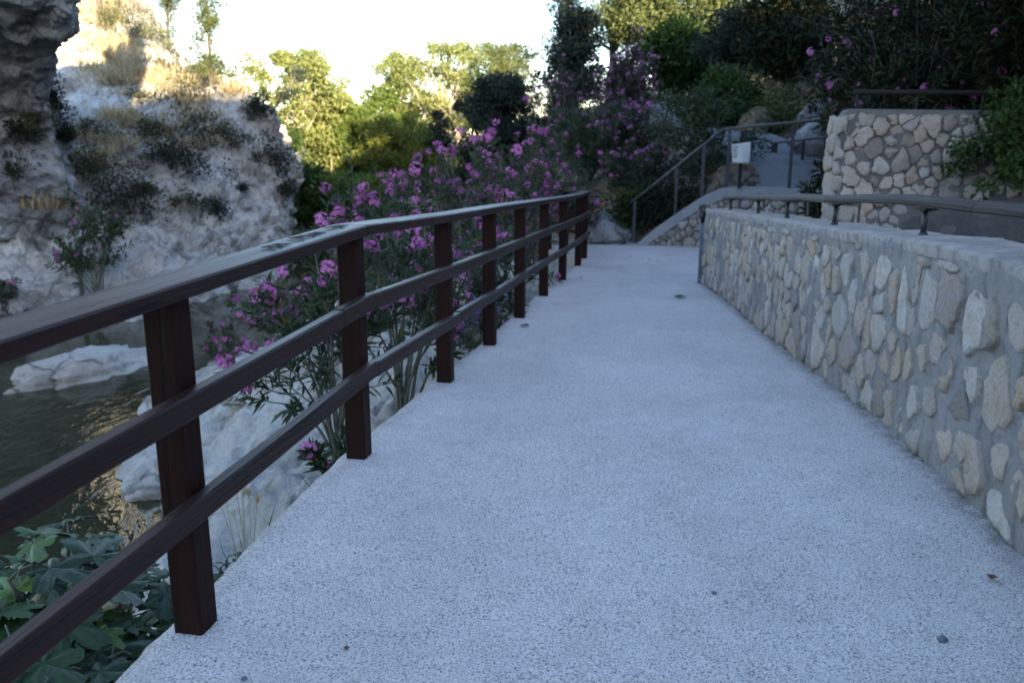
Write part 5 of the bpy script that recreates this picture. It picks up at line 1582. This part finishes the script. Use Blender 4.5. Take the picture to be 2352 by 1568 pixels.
SCRUB = [
    (400, 395, 0.95, 1.75, 'dark_scrub_leaf', 'darkest conical juniper in the middle of the left slope', 26, 90),
    (262, 490, 1.15, 1.15, 'dark_scrub_leaf', 'wide dark grey green bush low on the left slope', 26, 90),
    (478, 490, 0.65, 0.8, 'dark_scrub_leaf', 'dark bush above the bare white face of the spur', 16, 80),
    (205, 400, 0.95, 1.0, 'scrub_leaf', 'green bush on the slope just right of the dark cliff', 18, 70),
    (208, 320, 1.0, 0.9, 'scrub_leaf', 'brownish green bush above the one beside the cliff', 18, 70),
    (415, 225, 1.0, 0.7, 'scrub_leaf', 'bush on the edge of the sunlight at the hill crest', 18, 70),
    (325, 225, 0.75, 0.5, 'scrub_leaf', 'low olive bush at the shadow line left of the crest bush', 14, 60),
    (455, 300, 0.95, 0.7, 'scrub_leaf', 'olive bush on the upper shaded slope', 18, 70),
    (515, 320, 0.8, 0.7, 'scrub_leaf', 'grey olive bush right of the upper slope bush', 16, 70),
    (345, 300, 0.7, 0.5, 'scrub_leaf', 'small olive bush left of the upper slope bush', 12, 60),
    (590, 255, 0.55, 0.8, 'dark_scrub_leaf', 'dark bush draped over the top of the rock spur', 14, 80),
    (622, 380, 0.7, 1.3, 'dark_scrub_leaf', 'dark green bush on the right face of the spur', 18, 80),
    (648, 440, 0.5, 0.8, 'dark_scrub_leaf', 'lower dark bush at the right end of the spur', 14, 80),
    (300, 82, 1.3, 1.6, 'scrub_leaf', 'round sunlit bush on top of the left hill', 24, 80),
    (262, 60, 0.9, 0.9, 'pine_leaf', 'yellow green bush left of the round one on the hill top', 18, 70),
    (365, 150, 0.7, 0.5, 'scrub_leaf', 'small bush in the sunlit gully below the round bush', 14, 60),
    (440, 165, 0.8, 0.5, 'scrub_leaf', 'low sunlit bush at the foot of the thin pine', 14, 60),
    (520, 195, 0.9, 0.7, 'scrub_leaf', 'low sunlit bush at the foot of the slender pine', 14, 60),
    (420, 460, 0.55, 0.5, 'scrub_leaf', 'small olive bush below the dark juniper', 12, 60),
    (335, 440, 0.5, 0.4, 'scrub_leaf', 'small grey bush left of the dark juniper', 12, 60),
    (545, 420, 0.3, 0.25, 'dark_scrub_leaf', 'tiny dark tuft on the bare face of the spur', 6, 50),
    (46, 400, 0.28, 1.2, 'dark_scrub_leaf', 'narrow green tuft hanging in a crack of the dark cliff', 14, 60),
    (122, 250, 0.35, 0.9, 'dark_scrub_leaf', 'green growth under the cliff overhang', 14, 60),
    (20, 300, 0.5, 0.35, 'dark_scrub_leaf', 'small bush on the dark cliff by the left frame', 10, 60),
    (75, 270, 0.45, 0.4, 'scrub_leaf', 'brown bush on a shelf of the dark cliff', 10, 60),
    (130, 310, 0.3, 0.5, 'dark_scrub_leaf', 'dark tuft at the lower edge of the cliff overhang', 10, 60),
]
for k, (px, py, hw, hh, leaf, lab, nc_, per_) in enumerate(SCRUB):
    p = hillp(px, py)
    s = (p - CAM).length / 24.0
    shrub(p - Vector((0, -0.1, 0.15)), (hw, hw * .8, hh), lab, 300 + k, leaf, nc_, per_, 0.12, 0.035)
# dry grass on the hill (stuff): tufts wherever the slope is not bare rock
def tufts(name, mat, spots, rs, n_bl, hgt, w):
    mb = MB()
    for p in spots:
        n = n_bl
        P = np.array(p) + rs.normal(size=(n, 3)) * np.array([0.16, 0.16, 0.03])
        D = rs.normal(size=(n, 3)) * 0.45 + np.array([0, 0, 1.0])
        leaves(mb, P, D, hgt * rs.uniform(0.5, 1.3, n), w, rs, 0.1)
    return tag(link(name, mb.mesh(name), M[mat]), kind='stuff')
rs = np.random.RandomState(5)
spots = []
for (cx, cy, rx, ry, n) in ((285, 280, 60, 18, 26), (250, 340, 50, 40, 16), (330, 185, 110, 28, 60), (270, 120, 80, 50, 70), (470, 185, 60, 18, 40), (430, 320, 90, 40, 14), (230, 40, 60, 40, 40), (420, 250, 80, 30, 12), (545, 215, 30, 8, 10), (105, 480, 25, 10, 8)):
    for k in range(n):
        p = hit(cx + rs.normal() * rx * .55, cy + rs.normal() * ry * .55)
        if p is not None and p.y > 13: spots.append(tuple(p))
tufts('dry_grass', 'dry_grass', spots, rs, 26, 0.42, 0.03)
spots = []
for k in range(160):
    p = hit(rs.uniform(1640, 1930), rs.uniform(200, 420))
    if p is not None and p.y > 14.5 and not (3.8 < p.x < 6.1): spots.append(tuple(p))
tufts('slope_grass', 'dry_grass', spots, rs, 14, 0.22, 0.012)

# --- dark oleanders and ivy at the upper right
def ub(x, y): return Vector((x, y, drop(x, y, 1.4, top=30)))
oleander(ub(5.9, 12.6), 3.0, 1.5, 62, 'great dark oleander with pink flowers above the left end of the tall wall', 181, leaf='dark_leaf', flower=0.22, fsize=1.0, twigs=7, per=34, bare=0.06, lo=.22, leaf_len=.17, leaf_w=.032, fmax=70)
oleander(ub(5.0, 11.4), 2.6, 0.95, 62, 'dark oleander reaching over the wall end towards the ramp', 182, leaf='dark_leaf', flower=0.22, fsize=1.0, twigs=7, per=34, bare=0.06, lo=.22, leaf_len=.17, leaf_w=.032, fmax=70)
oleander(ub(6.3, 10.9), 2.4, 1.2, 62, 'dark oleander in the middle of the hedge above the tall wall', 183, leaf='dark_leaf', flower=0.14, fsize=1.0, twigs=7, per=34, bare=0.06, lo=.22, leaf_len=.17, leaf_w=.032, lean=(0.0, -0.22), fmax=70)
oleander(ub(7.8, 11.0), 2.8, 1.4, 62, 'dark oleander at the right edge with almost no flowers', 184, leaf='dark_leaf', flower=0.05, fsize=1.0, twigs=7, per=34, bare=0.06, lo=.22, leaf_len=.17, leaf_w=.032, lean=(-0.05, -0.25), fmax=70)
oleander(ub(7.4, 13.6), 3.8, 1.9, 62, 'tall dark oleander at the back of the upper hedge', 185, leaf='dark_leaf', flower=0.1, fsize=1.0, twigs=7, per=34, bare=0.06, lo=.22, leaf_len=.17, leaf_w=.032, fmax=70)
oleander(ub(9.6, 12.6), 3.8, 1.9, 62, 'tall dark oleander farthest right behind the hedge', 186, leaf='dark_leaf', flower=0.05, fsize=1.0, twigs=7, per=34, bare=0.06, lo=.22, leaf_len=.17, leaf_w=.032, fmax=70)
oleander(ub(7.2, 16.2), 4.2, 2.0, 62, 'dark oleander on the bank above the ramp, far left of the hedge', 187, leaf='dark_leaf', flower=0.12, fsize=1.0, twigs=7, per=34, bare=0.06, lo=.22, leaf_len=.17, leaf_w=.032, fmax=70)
# drooping boughs of a big tree over the top edge of the view
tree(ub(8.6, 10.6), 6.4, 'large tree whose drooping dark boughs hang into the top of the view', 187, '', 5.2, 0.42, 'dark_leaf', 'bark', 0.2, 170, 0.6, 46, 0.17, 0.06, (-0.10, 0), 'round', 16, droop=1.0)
tree(Vector((8.2, 7.4, 0.3)), 6.6, 'spreading dark tree added outside the right frame to shade the tall wall', 188, '', 4.2, 0.47, 'dark_leaf', 'bark', 0.2, 300, 0.6, 46, 0.17, 0.06, (-0.12, 0.12), 'round', 16, droop=0.6)  # off-frame tree, added so that its canopy shades the tall wall
ivy_p = at(2372, 330, 8.9)
rs = np.random.RandomState(44)
ivy = thing('climbing_shrub', ivy_p, 'bright green creeper spilling over the right end of the tall wall', 'creeper')
cs = []
for k in range(120):
    u, v = rs.uniform(-1, 1.3), rs.uniform(-1, 1)
    if u < -0.95 + 0.7 * abs(v) + 0.25 * rs.normal(): continue
    cs.append((u * 0.62, rs.uniform(-0.15, 0.65), 0.12 - 0.52 * v + 0.12 * u))
cs = np.array(cs)
link('foliage', crown_leaves(rs, cs, 0.15, 55, 0.065, 0.05, 0.1, 0.3).mesh('foliage'), M['ivy_leaf'], ivy)
sm = MB()
for k in range(24):
    c = cs[rs.randint(len(cs))]; sm.tube(bez(np.array([0.6, 0.4, -0.9]), np.array([0.5, 0.2, 0.3]), c, 6), np.linspace(.012, .004, 6), 4, cap=False)
link('stems', sm.mesh('stems', True), M['stem'], ivy)

# --- fig below the fence at the lower left
def fig_leaf_mesh(rs):
    """five-lobed leaf, base at the origin, growing along +y, about one unit long"""
    lob = [(-128, .46), (-62, .74), (0, 1.0), (62, .74), (128, .46)]
    pts = []
    for a in range(-168, 169, 6):
        r = 0.30
        for (la, lr) in lob:
            d = abs(a - la)
            r = max(r, lr * max(0.0, math.cos(math.radians(min(90, d * 2.55)))) ** 0.55)
        r *= 1 + 0.04 * rs.normal()
        th = math.radians(a)
        pts.append((0.62 * r * math.sin(th) * 1.05, 0.30 + 0.68 * r * math.cos(th)))
    V = [(0, 0.28, 0.0)]
    for (x, y) in pts: V.append((x, y, -0.10 * x * x - 0.16 * (y - .3) ** 2 + 0.02 * math.sin(9 * x) + 0.015 * rs.normal()))
    for (x, y) in pts: V.append((x * .5, .28 + (y - .28) * .5, 0.035 * math.cos(6 * math.atan2(x, y - .28)) - 0.03 * x * x))
    n = len(pts)
    Q = [[1 + k, 1 + k + 1, 1 + n + k + 1, 1 + n + k] for k in range(n - 1)]
    T = [[0, 1 + n + k, 1 + n + k + 1] for k in range(n - 1)]
    return make_mesh('leaf', V, Q, T, smooth=True)
rs = np.random.RandomState(8)
FIG = [fig_leaf_mesh(rs) for _ in range(5)]
for m_ in FIG: m_.materials.append(M['fig_leaf'])
def fig(base, tips, label, seed, leaves_per, size, name='fig_plant'):
    rs = np.random.RandomState(seed)
    t = thing(name, base, label, 'fig plant')
    b = np.array(base)
    sm = MB(); pet = MB()
    for tp in tips:
        e = np.array(tp) - b
        C = bez(np.zeros(3) + rs.normal(size=3) * .03, e * np.array([.35, .35, .7]), e, 9)
        sm.tube(C, np.linspace(0.013, 0.006, 9), 6)
        for k in range(leaves_per):
            u = 1 - 0.5 * (k / leaves_per) ** 1.1
            o = np.array([np.interp(u, np.linspace(0, 1, 9), C[:, j]) for j in range(3)])
            az = k * 2.4 + rs.uniform(-.4, .4) + seed
            s = size * rs.uniform(0.65, 1.15) * (0.75 if k == 0 else 1)
            d = np.array([math.cos(az), math.sin(az), rs.uniform(0.1, 0.7)]); d /= np.linalg.norm(d)
            q = o + d * s * rs.uniform(0.25, 0.5)
            pet.tube([o, (o + q) / 2 + np.array([0, 0, .01]), q], 0.003, 4, cap=False)
            lf = link('leaf', FIG[rs.randint(5)], None, t)
            lf.location = q; lf.scale = (s, s, s)
            lf.rotation_euler = (rs.uniform(-0.55, 0.15), rs.uniform(-.35, .35), az - math.pi / 2 + rs.uniform(-.3, .3))
    part_s = link('stems', sm.mesh('stems', True), M['bark'], t)
    link('leaf_stalks', pet.mesh('leaf_stalks', True), M['stem'], t)['kind'] = 'stuff'
    return t
fb = at(150, 1660, 2.75); fb.z = -1.05
tips = [at(60, 1240, 2.75), at(160, 1230, 3.0), at(20, 1330, 2.45), at(170, 1330, 2.6), at(250, 1300, 2.9), at(290, 1370, 2.7), at(80, 1430, 2.35), at(200, 1440, 2.4), at(330, 1430, 2.65), at(270, 1500, 2.35), at(150, 1540, 2.2), at(350, 1520, 2.4), at(30, 1520, 2.15), at(390, 1370, 2.9)]
tips = [Vector((min(p.x, float(xe(p.y)) - 0.12), p.y, p.z)) for p in tips]
fig(fb, tips, 'large leaved fig plant below the fence at the lower left', 31, 6, 0.29)
fb = at(530, 1420, 3.05); fb.z = -0.6
tips = [at(505, 1305, 2.95), at(520, 1285, 3.1), at(482, 1330, 2.8)]
tips = [Vector((min(p.x, float(xe(p.y)) - 0.07), p.y, p.z)) for p in tips]
fig(fb, tips, 'small fig shoot showing past the first fence post at the walk edge', 32, 3, 0.12)

# --- small growth along the edge of the walk
rs = np.random.RandomState(12)
spots = []
for y in np.linspace(3.0, 11, 26):
    if rs.uniform() < 0.7:
        x = float(xe(y)) - rs.uniform(0.06, 0.35); spots.append((x, y, min(drop(x, y, -0.5, top=0.5), gz(y) - .1)))
tufts('edge_grass', 'shade_grass', spots, rs, 12, 0.22, 0.006)
lv = at(1088, 800, 6.6); lvz = drop(lv.x, lv.y, -.5, top=.5)
lav = thing('lavender', (lv.x, lv.y, lvz), 'small violet flowered tuft at the walk edge behind the fourth fence post', 'lavender')
mb, ms = MB(), MB()
for k in range(26):
    e = np.array([rs.normal() * .10, rs.normal() * .10, rs.uniform(.28, .55)])
    ms.tube([np.zeros(3), e * .5, e], 0.0025, 3, cap=False)
    n = 10; P = e + np.stack([rs.normal(size=n) * .008, rs.normal(size=n) * .008, rs.uniform(-.07, .01, n)], 1)
    leaves(mb, P, rs.normal(size=(n, 3)) + np.array([0, 0, .4]), 0.022, 0.014, rs)
link('blossoms', mb.mesh('blossoms'), M['lavender'], lav); link('stems', ms.mesh('stems'), M['stem'], lav)
for k, (px, py, dy, lab) in enumerate([(598, 1205, -.25, 'dry grass stalks standing at the walk edge past the first fence post'), (622, 1190, -.2, 'thinner dry stalks farther along the walk edge')]):
    g = on_walk(px, py); x = float(xe(g.y)) - .10
    t = thing('grass_stalks', (x, g.y, gz(g.y) - .35), lab, 'grass')
    mb = MB()
    for j in range(4):
        e = np.array([rs.normal() * .04, rs.normal() * .04, rs.uniform(.35, .55)]); mb.tube([np.zeros(3), e * .6, e], [.002, .0018, .0012], 4, cap=False)
        leaves(mb, np.repeat(e[None], 4, 0) - np.array([0, 0, .03]), rs.normal(size=(4, 3)) * .3 + np.array([0, 0, 1]), .05, .008, rs)
    link('blades', mb.mesh('blades'), M['dry_grass'], t)

# --- fallen petals and crumbs on the walk
def petal_mesh(s, mat, name):
    V = [(0, 0, 0.003), (s * .5, s * .35, 0.010), (s, 0, 0.004), (s * .5, -s * .4, 0.008), (s * .5, 0, .002)]
    me = make_mesh(name, V, None, [[0, 4, 1], [1, 4, 2], [2, 4, 3], [3, 4, 0]]); me.materials.append(mat); return me
pm = petal_mesh(0.045, M['petal'], 'fallen_petal')
for k, (px, py) in enumerate([(1480, 607), (1476, 597), (1498, 596), (1508, 601), (1556, 603), (1358, 605), (1390, 590), (1420, 612), (1530, 588), (1500, 640), (1402, 632), (1440, 590), (1585, 632), (1340, 640)]):
    q = on_walk(px, py); o = link('fallen_petal', pm); o.location = q + Vector((0, 0, .008)); o.rotation_euler = (0, 0, k * 1.7); s = 1 + 0.5 * (k % 3); o.scale = (s, s, 1)
    tag(o, 'pink oleander petal lying on the far part of the walk', 'petal', 'petals fallen on the walk')
brown = mat_simple('dry_leaf', (0.10, 0.04, 0.025), 0.7); grey_p = mat_simple('grey_pebble', (0.10, 0.11, 0.13), 0.7)
dl = petal_mesh(0.05, brown, 'dry_leaf')
for px, py, s, lab in ((2283, 1325, 0.9, 'curled brown leaf lying on the walk near the foot of the wall'), (1192, 749, 2.2, 'dark curled leaf lying by the fifth fence post'), (795, 1500, .5, 'tiny brown leaf crumb on the walk in the foreground'), (1578, 684, 3.0, 'dark flat leaf shape for a damp stain near the far end of the low wall')):  # the last one is a leaf shape standing in for a damp stain
    q = on_walk(px, py); o = link('dry_leaf', dl); o.location = q + Vector((0, 0, .008)); o.rotation_euler = (0, 0, px * .01); o.scale = (s, s, s * .8); tag(o, lab, 'leaf')
rs = np.random.RandomState(2)
pbm = rock_mesh(rr, .012, .010, .007, 3.3, .25, 8, 5); pbm.name = 'pebble'; pbm.materials.append(grey_p)
for px, py, s, lab in ((2165, 1470, 1.3, 'dark grey pebble on the walk at the lower right'), (1640, 1364, .8, 'small grey pebble on the walk in the middle foreground'), (2118, 1059, 0.9, 'grey pebble against the foot of the low wall'), (560, 1560, .7, 'small dark pebble on the walk at the bottom left')):
    q = on_walk(px, py); o = link('pebble', pbm); o.location = q + Vector((0, 0, .004)); o.scale = (s, s, s); tag(o, lab, 'pebble')
